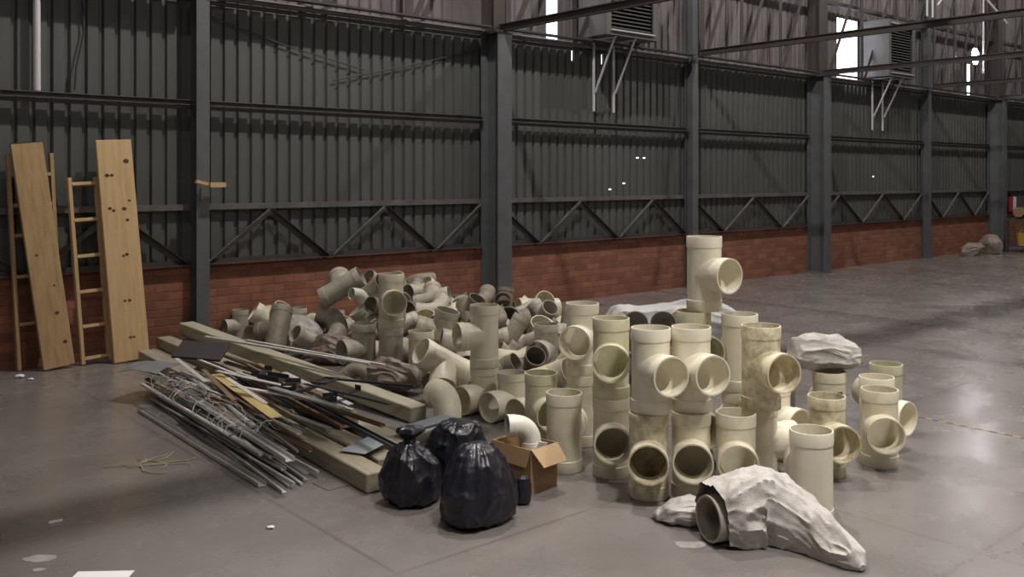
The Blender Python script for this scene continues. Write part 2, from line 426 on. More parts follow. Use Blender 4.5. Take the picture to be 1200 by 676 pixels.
ALLC = sorted([(x, 0.105) for x in BIG] + [(x, 0.063) for x in SMALL])
nt_ = 0
for (xa, ra), (xb, rb) in zip(ALLC, ALLC[1:]):
    a, b = xa + ra + 0.004, xb - rb - 0.004
    L_ = b - a
    mid = (xa + xb) / 2
    # lattice rail just above the brick
    nt_ += 1
    r = empty('trim_%d' % nt_, BROT @ Matrix.Translation((a, YB - 0.035, 0)), 'lattice rail of angle steel between two columns', 'lattice rail', kind='structure')
    bm = bmesh.new(); section(bm, l_prof(0.055, 0.055, 0.006), (0, 0.0275, ZG1 + 0.0275), (L_, 0.0275, ZG1 + 0.0275), up=(0, 0, -1)); obj('top_rail', bm, M['steel_mid'], r)
    npan, rise = {-3.9: (5, 1), -0.25: (5, 0), 3.44: (5, 1), 6.99: (5, 0), 10.77: (4, 0), 14.08: (5, 1), 18.17: (4, 0)}.get(xa, (5, 1))
    for k in range(npan):
        f0, f1 = k / npan, (k + 1) / npan
        up_ = (k + rise) % 2 == 1
        za, zb_ = (ZB + 0.03, ZG1 - 0.03) if up_ else (ZG1 - 0.03, ZB + 0.03)
        bm = bmesh.new()
        section(bm, l_prof(0.05 if up_ else 0.065, 0.04, 0.006), (L_ * f0 + 0.02, 0.02, za), (L_ * f1 - 0.02, 0.02, zb_), up=(0, -1, 0))
        obj('diagonal_brace', bm, M['steel_mid'] if up_ else M['steel_dark'], r)  # falling braces darker: the shade on their faces is put into the colour
    bm = bmesh.new(); section(bm, l_prof(0.05, 0.05, 0.006), (0, 0.02, ZB + 0.01), (L_, 0.02, ZB + 0.01)); obj('bottom_rail', bm, M['steel_dark'], r)
    # middle girt: a channel with a rod under it
    nt_ += 1
    r = empty('trim_%d' % nt_, BROT @ Matrix.Translation((a, YB - 0.03, ZG2)), 'rusty double girt crossing the sheeting', 'girt', kind='structure')
    bm = bmesh.new(); section(bm, u_prof(0.05, 0.05, 0.006), (0, 0, 0.012), (L_, 0, 0.012), up=(0, -1, 0)); obj('channel', bm, M['steel_mid'], r)
    bm = bmesh.new(); bar(bm, (0, 0.0, -0.035), (L_, 0.0, -0.035), 0.05, 0.03); obj('lower_angle', bm, M['steel_dark'], r)
    # top girt
    nt_ += 1
    r = empty('trim_%d' % nt_, BROT @ Matrix.Translation((a, YB - 0.06, ZG3)), 'dark top rail under the upper sheeting', 'girt', kind='structure')
    bm = bmesh.new(); tube(bm, [(0, 0, 0), (L_, 0, 0)], 0.032, 12); obj('rail', bm, M['steel_mid'], r, smooth=40)
    bm = bmesh.new(); bar(bm, (0, 0.06, -0.05), (L_, 0.06, -0.05), 0.05, 0.03); obj('ledge', bm, M['steel_dark'], r)
    # upper lattice girder
    nt_ += 1
    r = empty('trim_%d' % nt_, BROT @ Matrix.Translation((a, YB - 0.20, 0)), 'dark lattice girder above the top rail', 'lattice girder', kind='structure')
    for k in range(3):
        xk = L_ * (k + (0.08 if k == 0 else 0)) / 3
        bm = bmesh.new(); section(bm, l_prof(0.085, 0.06, 0.007), (xk, 0, ZG3 + 0.035), (xk, 0, 6.0), up=(0, 1, 0)); obj('post', bm, M['steel_dark'], r)
        bm = bmesh.new(); section(bm, l_prof(0.07, 0.05, 0.007), (xk + 0.09, 0.01, ZG3 + 0.035), (xk + L_ / 3 - 0.03, 0.01, 5.4), up=(0, 1, 0)); obj('diagonal', bm, M['steel_dark'], r)
    bm = bmesh.new(); bar(bm, (0, 0.03, ZG3 + 0.05), (L_, 0.03, ZG3 + 0.05), 0.10, 0.02); obj('bottom_chord', bm, M['steel_dark'], r)
    # second rail higher up the wall
    bm = bmesh.new(); bar(bm, (0, 0.12, 4.62), (L_, 0.12, 4.62), 0.08, 0.06); obj('upper_chord', bm, M['steel_dark'], r)

# cross ties running from the column heads over the hall
ntie = 0
for x, z in ((6.99, 3.36), (10.77, 3.40), (14.08, 3.36), (18.17, 3.40), (21.37, 3.36)):
    ntie += 1
    bm = bmesh.new(); section(bm, i_prof(0.06, 0.085, 0.01, 0.01), (x, YB - 0.24, z), (x, Y0 + 0.1, z))
    tag(obj('beam_%d' % ntie, bm, M['steel_dark'], mw=BROT), 'steel tie beam running out from a column head', 'beam', kind='structure')
# long roof members parallel to the wall
for yb, w, zz in ((5.02, 0.19, 5.1), (1.2, 0.2, 6.2), (-4.5, 0.2, 6.2)):
    ntie += 1
    bm = bmesh.new(); bar(bm, (X0, yb, zz), (X1, yb, zz), w, 0.12)
    tag(obj('beam_%d' % ntie, bm, M['steel_dark'], mw=BROT), kind='structure')

# hazard tape along one slab joint
bm = bmesh.new(); box(bm, (0, 0, 0.001), (0.022, 2.6, 0.002))
tag(obj('hazard_tape', bm, M['tape'], mw=BROT @ Matrix.Translation((6.08, 1.75, 0))), 'thin black and yellow striped tape stuck along a floor joint', 'tape')
# ------------------------------------------------------------------ things on the wall
def cooler(x, label):
    """evaporative cooler let into the upper sheeting; origin at the lower front edge's wall end"""
    r = empty('evaporative_cooler', BROT @ Matrix.Translation((x, 8.05, 3.42)), label, 'cooler', 'coolers let into the upper wall')
    W, D, H, t = 1.0, 0.50, 1.02, 0.02
    bm = bmesh.new()
    box(bm, (t/2, D/2, H/2), (t, D, H)); box(bm, (W-t/2, D/2, H/2), (t, D, H))
    box(bm, (W/2, D/2, t/2), (W-2*t, D, t)); box(bm, (W/2, D/2, H-t/2), (W-2*t, D, t))
    box(bm, (W/2, D-t/2, H/2), (W-2*t, t, H-2*t))
    for x0_, x1_ in ((t, 0.09), (W-0.09, W-t)):
        box(bm, ((x0_+x1_)/2, t/2, H/2), (x1_-x0_, t, H-2*t))
    for z0_, z1_ in ((t, 0.07), (H-0.07, H-t)):
        box(bm, (W/2, t/2, (z0_+z1_)/2), (W-0.18, t, z1_-z0_))
    obj('housing', bm, M['cooler'], r)
    bm = bmesh.new()
    n = 17
    for k in range(n):
        z = 0.09 + (H - 0.18) * (k + 0.5) / n
        box(bm, (W/2, 0.045, z), (W-0.2, 0.05, 0.006), Matrix.Rotation(0.7, 4, 'X'))
    for k in range(1, 4):
        box(bm, (0.1 + (W-0.2) * k / 4, 0.075, H/2), (0.012, 0.012, H-0.18))
    obj('grille', bm, M['grille'], r)
    bm = bmesh.new()
    for a, b in (((0.085, -0.012, 0.065), (W-0.085, -0.012, 0.065)), ((0.085, -0.012, H-0.065), (W-0.085, -0.012, H-0.065)), ((0.085, -0.012, 0.075), (0.085, -0.012, H-0.075)), ((W-0.085, -0.012, 0.075), (W-0.085, -0.012, H-0.075))):
        bar(bm, a, b, 0.022, 0.02)
    obj('grille_frame', bm, M['rim_pale'], r)
    for px in (0.18, 0.56):
        bm = bmesh.new()
        section(bm, l_prof(0.024, 0.024, 0.004), (px, 0.40, -0.01), (px, 0.40, -0.95), up=(0, 1, 0))
        bar(bm, (px + 0.015, 0.02, -0.018), (px + 0.015, 0.44, -0.018), 0.03, 0.018)
        bar(bm, (px + 0.015, 0.05, -0.03), (px + 0.015, 0.385, -0.70), 0.022, 0.022, up=(1, 0, 0))
        obj('wall_bracket', bm, M['zinc'], r)
    bm = bmesh.new(); tube(bm, [(0.8, 0.3, 0), (0.8, 0.32, -0.12), (0.82, 0.42, -0.2), (0.82, 0.44, -0.5)], 0.014, 8); obj('drain_hose', bm, M['grille'], r, smooth=50)
    return r


cooler(8.53, 'boxy grey cooler with slatted grille high on the wall beside the middle wide column')
cooler(15.83, 'boxy grey cooler on white brackets beside the brightest daylight gap')

# flood light
r = empty('flood_light', BROT @ Matrix.Translation((19.9, 8.28, 4.13)), 'round lit floodlight glaring high on the far wall', 'floodlight')
bm = bmesh.new(); tube(bm, [(0, 0.17, 0), (0, 0.1, 0), (0, 0.0, 0), (0, -0.03, 0)], 0.1, 24, radii=[0.06, 0.10, 0.175, 0.18]); obj('housing', bm, M['grey_metal'], r, smooth=40)
bm = bmesh.new(); tube(bm, [(0, -0.031, 0), (0, -0.042, 0)], 0.165, 24); obj('lens', bm, emit('lamp_glow', (1.0, 0.97, 1.0), 150.0), r, smooth=40)
bm = bmesh.new(); bar(bm, (0, 0.16, 0), (0, 0.33, 0), 0.04, 0.04); obj('bracket', bm, M['grey_metal'], r)

# thin pale conduits near the far cooler, a conduit and a cable at the near end
def conduit(name, label, pts, rad, m, cat='pipe', group=None, n=8):
    p0 = Vector(pts[0])
    bm = bmesh.new(); tube(bm, [Vector(p) - p0 for p in pts], rad, n)
    return tag(obj(name, bm, m, mw=BROT @ Matrix.Translation(p0), smooth=50), label, cat, group)


conduit('conduit_pipe', 'pale vertical pipe above the ladders, reaching down to the middle girt', [(2.05, 8.52, 2.335), (2.045, 8.52, 4.5)], 0.03, M['zinc'])
conduit('power_cable', 'black cable hanging down the sheeting above the front ladder', [(2.36, 8.56, 2.36), (2.37, 8.55, 2.55), (2.44, 8.56, 2.9), (2.42, 8.56, 3.15), (2.43, 8.56, 3.235)], 0.008, M['ink'], 'cable')
conduit('rod_shadow', 'thin modelled shadow sagging across the sheeting, upper one of two in the nearest full bay', [(3.54, 8.565, 3.15), (4.4, 8.57, 2.93), (5.3, 8.57, 2.76)], 0.006, M['steel_dark'], 'rod')  # dark thread modelled in place of a bracing rod's soft shadow
conduit('rod_shadow', 'thin modelled shadow rising across the sheeting to the head of the wide column', [(4.9, 8.57, 2.62), (5.9, 8.57, 2.86), (6.86, 8.565, 3.12)], 0.006, M['steel_dark'], 'rod')  # second rod shadow, likewise modelled as a dark thread
conduit('conduit_pipe', 'pale vertical pipe of a close pair above the far cooler, nearer to the cooler', [(17.62, 8.2, 4.7), (17.62, 8.2, 6.2)], 0.022, M['zinc'])
conduit('conduit_pipe', 'pale vertical pipe of a close pair above the far cooler, farther from the cooler', [(17.85, 8.2, 4.7), (17.85, 8.2, 6.2)], 0.022, M['zinc'])
conduit('conduit_pipe', 'pale sloping pipe meeting the vertical pair below the roof', [(17.95, 8.15, 4.95), (19.0, 8.15, 5.75)], 0.02, M['zinc'])
conduit('conduit_pipe', 'pale sloping pipe descending towards the floodlight', [(19.05, 8.12, 5.75), (21.2, 8.12, 4.95)], 0.02, M['zinc'])
conduit('conduit_pipe', 'pale upright pipe beside the floodlight', [(20.3, 8.25, 3.8), (20.3, 8.25, 6.2)], 0.022, M['zinc'])

# wooden stub wedged on the first slim post
r = empty('wood_block', BROT @ Matrix.Translation((3.43, 8.32, 1.52)), 'short pale wooden block fixed to the slim post at rail height', 'wood block')
bm = bmesh.new(); box(bm, (-0.03, 0.0, 0.03), (0.13, 0.05, 0.03), Matrix.Rotation(0.25, 4, 'Y')); box(bm, (0.10, -0.02, 0.012), (0.15, 0.07, 0.045)); obj('block', bm, M['wood_pale'], r)
bm = bmesh.new(); bar(bm, (-0.01, 0.055, 0.0), (-0.01, 0.055, -0.12), 0.02, 0.01, up=(1, 0, 0)); obj('strap', bm, M['rope'], r)

# ------------------------------------------------------------------ leaning timber
def leaning(name, label, cat, xb, yb, xt, yt, zt, width, thick, m, group=None):
    """origin at the foot; local x across, local z up the length"""
    a, b = Vector((xb, yb, 0)), Vector((xt, yt, zt))
    z = (b - a).normalized(); x = Vector((1, 0, 0)); x = (x - z * x.dot(z)).normalized(); y = z.cross(x)
    lift = abs(x.z) * width / 2 + abs(y.z) * thick / 2 + 0.002
    mw = BROT @ Matrix.Translation(a + Vector((0, 0, lift))) @ Matrix((x, y, z)).transposed().to_4x4()
    r = empty(name, mw, label, cat, group)
    return r, (b - a).length - lift


def knots(r, spots, w, thick):
    for sx, sz, rr in spots:
        bm = bmesh.new()
        tube(bm, [(sx, -thick/2 - 0.0015, sz), (sx, -thick/2 + 0.004, sz)], rr, 10, radii=[rr, rr * 1.1])
        for v in bm.verts: v.co.x = sx + (v.co.x - sx) * 1.25
        obj('knot', bm, M['knot'], r)


def plank(label, args, w, t, m, ks, endm=None):
    r, L_ = leaning('timber_plank', label, 'plank', *args, w, t, m)
    bm = bmesh.new(); box(bm, (0, 0, L_/2), (w, t, L_))
    bmesh.ops.bevel(bm, geom=bm.edges[:], offset=0.004, segments=1, affect='EDGES')
    obj('board', bm, m, r)
    knots(r, ks, w, t)
    if endm:
        bm = bmesh.new(); box(bm, (0, 0, L_ + 0.004), (w, t, 0.007)); obj('cut_end', bm, endm, r)
    return r


plank('wide brown plank with a dark cut top, leaning over the rear ladder', (2.165, 8.30, 1.95, 8.46, 1.885), 0.245, 0.045, M['wood'],
      [(0.04, 0.45, 0.014), (-0.05, 0.95, 0.010), (0.07, 0.2, 0.014), (0.05, 0.68, 0.008)], M['knot'])
plank('pale knotty pine plank leaning beside the front ladder', (2.73, 8.22, 2.64, 8.44, 1.93), 0.30, 0.045, M['wood_pale'],
      [(-0.08, 1.62, 0.016), (-0.04, 1.62, 0.013), (0.09, 1.74, 0.020), (0.04, 1.32, 0.016), (-0.08, 1.33, 0.013), (-0.05, 1.31, 0.012), (0.06, 1.22, 0.012), (0.09, 1.39, 0.01), (0.03, 0.92, 0.013), (0.0, 0.91, 0.01), (0.02, 0.52, 0.012), (-0.02, 0.52, 0.01), (0.0, 0.2, 0.011), (0.03, 0.2, 0.01)])


def ladder(label, args, w, m, rungs, r=None):
    r, L_ = leaning('wooden_ladder', label, 'ladder', *args, w, 0.05, m)
    for s in (-1, 1):
        bm = bmesh.new(); box(bm, (s * (w/2 - 0.015), 0, L_/2), (0.03, 0.06, L_)); bmesh.ops.bevel(bm, geom=bm.edges[:], offset=0.003, segments=1, affect='EDGES'); obj('rail', bm, m, r)
    for k in rungs:
        bm = bmesh.new(); box(bm, (0, -0.004, L_ * k), (w - 0.06, 0.058, 0.028), Matrix.Rotation(-0.12, 4, 'X')); obj('step', bm, m, r)
    return r


ladder('narrow wooden ladder with flat steps between the two planks', (2.475, 8.345, 2.40, 8.485, 1.60), 0.25, M['wood_pale'], (0.03, 0.20, 0.385, 0.575, 0.77, 0.965))
ladder('narrow wooden ladder mostly hidden behind the brown plank', (2.06, 8.44, 1.99, 8.515, 1.80), 0.36, M['wood'], (0.21, 0.43, 0.62, 0.76, 0.90))

# ------------------------------------------------------------------ sign and clutter at the far end
r = empty('fire_sign', BROT @ Matrix.Translation((22.32, 8.47, 1.0)), 'small red and white sign on the lattice rail beyond the far wide column', 'sign')
bm = bmesh.new(); box(bm, (0, 0, 0), (0.22, 0.012, 0.34)); obj('red_plate', bm, M['red'], r)
bm = bmesh.new(); box(bm, (0.21, 0, 0.01), (0.19, 0.012, 0.30)); obj('white_plate', bm, M['paper'], r)
bm = bmesh.new(); box(bm, (0.02, 0.022, 0), (0.05, 0.03, 0.05)); obj('clip', bm, M['grey_metal'], r)

r = empty('tool_bench', BROT @ Matrix.Translation((21.45, 7.80, 0.0015)), 'dark metal bench in front of the far wide column', 'bench')
bm = bmesh.new(); box(bm, (0, 0, 0.70), (1.1, 0.5, 0.04)); obj('bench_top', bm, M['steel_dark'], r)
bm = bmesh.new(); box(bm, (0, 0, 0.14), (1.02, 0.42, 0.02)); obj('lower_tray', bm, M['blue'], r)
for sx in (-1, 1):
    for sy in (-1, 1):
        bm = bmesh.new(); box(bm, (sx * 0.52, sy * 0.22, 0.34), (0.045, 0.045, 0.68)); obj('leg', bm, M['steel_dark'], r)
r = empty('bench_grinder', BROT @ Matrix.Translation((21.15, 7.80, 0.7235)), 'dark machine with two wheels standing on the far bench', 'grinder')
bm = bmesh.new(); tube(bm, [(-0.13, 0, 0.14), (0.13, 0, 0.14)], 0.085, 14); obj('motor', bm, M['dark_metal'], r, smooth=40)
bm = bmesh.new(); box(bm, (0, 0, 0.03), (0.2, 0.14, 0.06)); obj('foot', bm, M['dark_metal'], r)
for s in (-1, 1):
    bm = bmesh.new(); tube(bm, [(s * 0.15, 0, 0.14), (s * 0.19, 0, 0.14)], 0.11, 16); obj('wheel', bm, M['strip_brown'], r, smooth=40)
r = empty('paint_bucket', BROT @ Matrix.Translation((21.12, 7.78, 0.1535)), 'yellow bucket on the lower tray of the far bench', 'bucket')
bm = bmesh.new(); tube(bm, [(0, 0, 0), (0, 0, 0.25), (0, 0, 0.26)], 0.1, 16, radii=[0.10, 0.125, 0.13]); obj('pail', bm, M['yellow'], r, smooth=40)
bm = bmesh.new(); tube(bm, [(0.13 * math.cos(k * PI / 8), 0, 0.25 + 0.08 * math.sin(k * PI / 8)) for k in range(9)], 0.005, 6); obj('handle', bm, M['zinc'], r)

# ------------------------------------------------------------------ plastic pipe fittings
def profile_shell(bm, prof, n=28, axis=None):
    """closed surface of revolution about local Z; prof is a closed loop of (r, z)"""
    rings = []
    for r_, z in prof:
        rings.append([bm.verts.new((r_ * math.cos(2*PI*k/n), r_ * math.sin(2*PI*k/n), z)) for k in range(n)])
    m = len(rings)
    for i in range(m):
        a, c = rings[i], rings[(i + 1) % m]
        for k in range(n):
            bm.faces.new((a[k], a[(k+1) % n], c[(k+1) % n], c[k]))
    return [v for rg in rings for v in rg]


def solid_rev(prof, n, mw):
    bm = bmesh.new()
    rings = [[bm.verts.new((r_ * math.cos(2*PI*k/n), r_ * math.sin(2*PI*k/n), z)) for k in range(n)] for r_, z in prof]
    for a, c in zip(rings, rings[1:]):
        for k in range(n):
            bm.faces.new((a[k], a[(k+1) % n], c[(k+1) % n], c[k]))
    bm.faces.new(list(reversed(rings[0]))); bm.faces.new(rings[-1])
    bmesh.ops.recalc_face_normals(bm, faces=bm.faces)
    bmesh.ops.transform(bm, matrix=mw, verts=bm.verts)
    me = bpy.data.meshes.new('tmp'); bm.to_mesh(me); bm.free()
    o = bpy.data.objects.new('tmp', me); C.objects.link(o)
    return o


def tee_mesh(D, L, W, name, n=36):
    """equal tee: run along Z centred on the origin, branch towards -Y with its mouth W from the axis"""
    R = D / 2; t = 0.035 * D; hub = 0.30 * D; st = 0.018 * D
    run = solid_rev([(R - 0.006*D, -L/2), (R, -L/2 + 0.01*D), (R, -L/2 + hub), (R - st, -L/2 + hub + 0.02*D), (R - st, L/2 - hub - 0.02*D), (R, L/2 - hub), (R, L/2 - 0.01*D), (R - 0.006*D, L/2)], n, Matrix())
    rotb = Matrix.Rotation(PI/2, 4, 'X')        # local Z -> -Y
    br = solid_rev([(R - st - 0.002, 0.0), (R - st - 0.002, W - hub*0.9), (R - 0.001, W - hub*0.8), (R - 0.001, W - 0.01*D), (R - 0.006*D, W)], n, rotb)
    ri = solid_rev([(R - t, -L/2 - 0.05), (R - t, L/2 + 0.05)], n, Matrix.Rotation(0.03, 4, 'Z'))
    bi = solid_rev([(R - t - 0.002, 0.0), (R - t - 0.002, W + 0.05)], n, rotb @ Matrix.Rotation(0.03, 4, 'Z'))
    for o, op in ((br, 'UNION'), (ri, 'DIFFERENCE'), (bi, 'DIFFERENCE')):
        md = run.modifiers.new('b', 'BOOLEAN'); md.operation = op; md.object = o; md.solver = 'EXACT'
    dg = bpy.context.evaluated_depsgraph_get(); dg.update()
    me = bpy.data.meshes.new_from_object(run.evaluated_get(dg))
    me.name = name
    for o in (run, br, ri, bi):
        m = o.data; bpy.data.objects.remove(o); bpy.data.meshes.remove(m)
    me.materials.clear()
    me.shade_smooth(); me.set_sharp_from_angle(angle=math.radians(32))
    return me


def elbow_mesh(D, ang, Rb, leg, name, n=28, seg=9, leg0=None):
    """bend: one mouth towards -Z, the other turned by ang towards -Y; origin at the bend's inner knee line"""
    R = D/2; t = 0.04 * D; st = 0.02 * D
    path = [(Vector((0, 0, -leg)), 0.0, R), (Vector((0, 0, -0.02*D)), 0.0, R), (Vector((0, 0, 0)), 0.0, R - st)]
    a = math.radians(ang)
    for k in range(1, seg + 1):
        f = a * k / seg
        path.append((Vector((0, -Rb + Rb * math.cos(f), Rb * math.sin(f))), f, R - st))
    e = path[-1][0]; dr = Vector((0, -math.sin(a), math.cos(a)))
    path.append((e + dr * 0.02 * D, a, R)); path.append((e + dr * leg, a, R))
    off = (path[0][0] + path[-1][0]) / 2 * 0.5
    if leg0: path[0] = (Vector((0, 0, -leg0)), 0.0, R)
    bm = bmesh.new()
    loops = []
    for outer in (True, False):
        for p, f, r_ in (path if outer else reversed(path)):
            rr = r_ if outer else R - t - st * 0.5
            yv = Vector((0, math.cos(f), math.sin(f)))
            loops.append([bm.verts.new(p - off + Vector((1, 0, 0)) * rr * math.cos(2*PI*k/n) + yv * rr * math.sin(2*PI*k/n)) for k in range(n)])
    m = len(loops)
    for i in range(m):
        q, c = loops[i], loops[(i+1) % m]
        for k in range(n):
            bm.faces.new((q[k], q[(k+1) % n], c[(k+1) % n], c[k]))
    return mesh_of(name, bm, [], smooth=35), off


def coupling_mesh(D, L, name, n=28):
    R = D/2; t = 0.05 * D
    bm = bmesh.new()
    profile_shell(bm, [(R, -L/2), (R, -0.03*D), (R + 0.02*D, -0.02*D), (R + 0.02*D, 0.02*D), (R, 0.03*D), (R, L/2), (R - t, L/2), (R - t, -L/2)], n)
    return mesh_of(name, bm, [], smooth=35)


FIT = {}
FIT['tee'] = tee_mesh(0.20, 0.42, 0.20, 'tee_wide')
FIT['tee_mid'] = tee_mesh(0.16, 0.32, 0.16, 'tee_middling', 30)
FIT['tee_small'] = tee_mesh(0.11, 0.23, 0.12, 'tee_small', 24)
FIT['elbow'], EO1 = elbow_mesh(0.19, 88, 0.16, 0.09, 'elbow_wide')
FIT['elbow_mid'], EO2 = elbow_mesh(0.15, 88, 0.13, 0.08, 'elbow_middling')
FIT['elbow_small'], EO3 = elbow_mesh(0.11, 88, 0.09, 0.06, 'elbow_small', 24)
FIT['elbow_tall'], EO5 = elbow_mesh(0.115, 88, 0.085, 0.045, 'elbow_tall', 24, leg0=0.215)
FIT['bend'], EO4 = elbow_mesh(0.15, 45, 0.16, 0.09, 'bend_middling')
FIT['coupling'] = coupling_mesh(0.125, 0.15, 'coupling_middling')
FIT['pipe'] = coupling_mesh(0.20, 0.34, 'pipe_piece')
FIT['coupling_wide'] = coupling_mesh(0.20, 0.22, 'coupling_wide')
NAMES = {'tee': 'pipe_tee', 'tee_mid': 'pipe_tee', 'tee_small': 'pipe_tee', 'elbow': 'pipe_elbow', 'elbow_mid': 'pipe_elbow', 'elbow_small': 'pipe_elbow', 'elbow_tall': 'pipe_elbow',
         'bend': 'pipe_bend', 'coupling': 'pipe_coupling', 'coupling_wide': 'pipe_coupling', 'pipe': 'pipe_offcut'}
CATS = {'pipe_tee': 'pipe tee', 'pipe_elbow': 'pipe elbow', 'pipe_bend': 'pipe bend', 'pipe_coupling': 'pipe coupling', 'pipe_offcut': 'pipe'}
_variant = {}


def fitting(kind, mw, material, label, group):
    key = (kind, material)
    if key not in _variant:
        me = FIT[kind].copy(); me.materials.clear(); me.materials.append(M[material]); _variant[key] = me
    nm = NAMES[kind]
    o = link(nm, _variant[key], mw=mw)
    o['fit'] = kind
    return tag(o, label, CATS[nm], group)


def frame_zy(axis, branch):
    """rotation whose local Z is axis and whose local -Y is as near branch as it can be"""
    z = Vector(axis).normalized(); y = -Vector(branch); y = (y - z * y.dot(z)).normalized(); x = y.cross(z)
    return Matrix((x, y, z)).transposed().to_4x4()


G_STAND = 'large pipe tees standing in the front stack'
G_LIE = 'large pipe tees lying in the pile'
HL = 0.21


def stand(x, y, z, yaw, material, label, group=G_STAND):
    if abs(yaw) < 100:
        yaw -= math.degrees(math.atan2(x, y))      # yaw is counted from the line of sight of someone at the origin
    return fitting('tee', Matrix.Translation((x, y, z + HL)) @ Matrix.Rotation(math.radians(yaw), 4, 'Z'), material, label, group)


def lie(x, y, z, axis, branch, material, label, kind='tee'):
    return fitting(kind, Matrix.Translation((x, y, z)) @ frame_zy(axis, branch), material, label, G_LIE)


E_ = 0.002
# front tier standing on the floor, and the tier stacked on it
stand(0.286, 5.06, E_, 165, 'pvc', 'plain-sided cream tee standing right behind the open cardboard box')
stand(0.534, 4.97, E_, 3, 'pvc', 'lower of two stacked tees beside the tee behind the cardboard box, mouth facing out')
stand(0.534, 4.97, HL*2 + 2*E_, 0, 'pvc_green', 'upper of two stacked tees beside the tee behind the cardboard box, greenish mouth facing out')
stand(0.687, 4.64, E_, 0, 'pvc_dirty', 'bottom tee standing farthest forward on bare floor, dirty skirt and mouth facing out')
stand(0.700, 4.65, HL*2 + 2*E_, 30, 'pvc_clean', 'upper tee with bright collar standing on the farthest forward tee')
stand(0.905, 4.66, E_, 3, 'pvc', 'bottom tee standing behind the flat corner of the white sack, mouth facing out')
stand(0.91, 4.68, HL*2 + 2*E_, 32, 'pvc_clean', 'upper tee above the flat corner of the white sack, mouth turned towards the floor tape')
stand(1.125, 4.63, E_, 4, 'pvc', 'bottom tee standing right behind the crumpled white sack')
stand(1.275, 4.72, HL*2 + 2*E_, 34, 'pvc_dirty', 'brown-stained upper tee above the crumpled white sack, mouth turned outward')
stand(1.30, 4.86, 0.001, 101, 'pvc', 'bottom tee half hidden behind the tee at the white sack')
stand(1.04, 5.23, E_, 20, 'pvc', 'bottom tee under the one that carries the topmost tee')
stand(1.03, 5.24, HL*2 + 2*E_, 25, 'pvc_green', 'second-tier tee directly carrying the topmost tee')
stand(1.095, 5.25, HL*4 + 3*E_, 44, 'pvc_clean', 'topmost tee of the whole stack, standing clear against the brick wall')
stand(1.27, 5.12, E_, 180, 'pvc', 'bottom tee in the middle of the stack under an open-topped tee')
stand(1.265, 5.12, HL*2 + 2*E_, 170, 'pvc_clean', 'open-topped upper tee beside the topmost tee, towards the far end of the hall')
stand(1.50, 5.30, E_, 48, 'pvc_clean', 'bottom tee with a bright mouth showing between the stained tee and the lettered tee')
stand(1.40, 4.31, E_, 172, 'pvc_clean', 'plain upright tee standing alone beside the crumpled white sack')
TEE_SPECK = stand(1.70, 4.98, E_, 24, 'pvc_dirty', 'tee with inked specks and dark mouth standing close behind the lone upright tee')
TEE_MARK = stand(1.935, 5.62, E_, 170, 'pvc', 'tee with inked lettering under the pale crumpled sack')
stand(2.05, 5.14, E_, 10, 'pvc', 'tee nearest the floor tape, standing with its wide mouth facing out')
stand(2.16, 5.46, E_, 58, 'pvc_clean', 'tee whose side mouth sticks out towards the floor tape')
stand(2.37, 5.84, E_, 200, 'pvc_green', 'mossy green tee standing at the back corner near the floor tape')
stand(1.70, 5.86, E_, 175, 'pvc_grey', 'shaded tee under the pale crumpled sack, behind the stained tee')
# left half of the front
stand(0.43, 5.56, E_, 170, 'pvc', 'bottom tee in shade under the tee with the tilted lit mouth')
stand(0.425, 5.56, HL*2 + 2*E_, -14, 'pvc_clean', 'upper tee with the brightest lit ring, beside the greenish stacked tee')
stand(0.175, 5.57, E_, 20, 'pvc_green', 'low greenish-grey tee standing just behind the tee at the cardboard box')
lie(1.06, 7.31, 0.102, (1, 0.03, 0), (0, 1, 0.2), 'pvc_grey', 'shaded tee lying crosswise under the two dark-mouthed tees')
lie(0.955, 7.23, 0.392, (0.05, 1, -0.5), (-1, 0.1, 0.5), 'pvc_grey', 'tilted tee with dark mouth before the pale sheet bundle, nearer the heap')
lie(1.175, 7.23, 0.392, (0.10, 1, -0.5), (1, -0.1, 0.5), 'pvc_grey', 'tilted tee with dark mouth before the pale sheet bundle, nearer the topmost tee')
lie(-0.19, 6.33, 0.102, (-0.72, -0.69, 0), (0, 0, 1), 'pvc', 'lying tee with open mouth, nearest the grey panels in a row of three')
lie(0.00, 6.15, 0.102, (-0.72, -0.69, 0), (0, 0, 1), 'pvc_clean', 'lying tee with bright barrel and open mouth, middle of a row of three')
lie(0.175, 5.97, 0.102, (-0.72, -0.69, 0), (0.69, -0.72, 0.35), 'pvc', 'lying tee with open mouth behind the white elbow in the box')
stand(-0.19, 6.33, 0.307, -68, 'pvc_clean', 'upright tee with side mouth turned to the leaning planks, on a lying tee')
stand(-0.955, 7.27, HL*2 + 2*E_, 8, 'pvc', 'tall upright tee with dark mouth, by the brick wall beyond the long timbers')
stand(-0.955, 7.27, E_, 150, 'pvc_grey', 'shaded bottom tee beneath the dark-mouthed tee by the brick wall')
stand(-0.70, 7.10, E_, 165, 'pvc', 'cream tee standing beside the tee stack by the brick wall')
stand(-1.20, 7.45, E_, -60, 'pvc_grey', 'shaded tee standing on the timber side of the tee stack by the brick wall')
fitting('elbow', Matrix.Translation((-0.47, 6.07, 0.10)) @ Euler((PI/2, 0.25, 0.5)).to_matrix().to_4x4(), 'pvc', 'wide cream elbow lying nearest the blue-grey panels', 'pipe elbows lying low at the front')
fitting('tee', Matrix.Translation((-0.49, 6.62, 0.27)) @ frame_zy((-0.75, -0.45, 0.5), (0.2, -0.6, -0.8)), 'pvc_clean', 'tipped tee with a pale inside above the wide cream elbow', G_LIE)


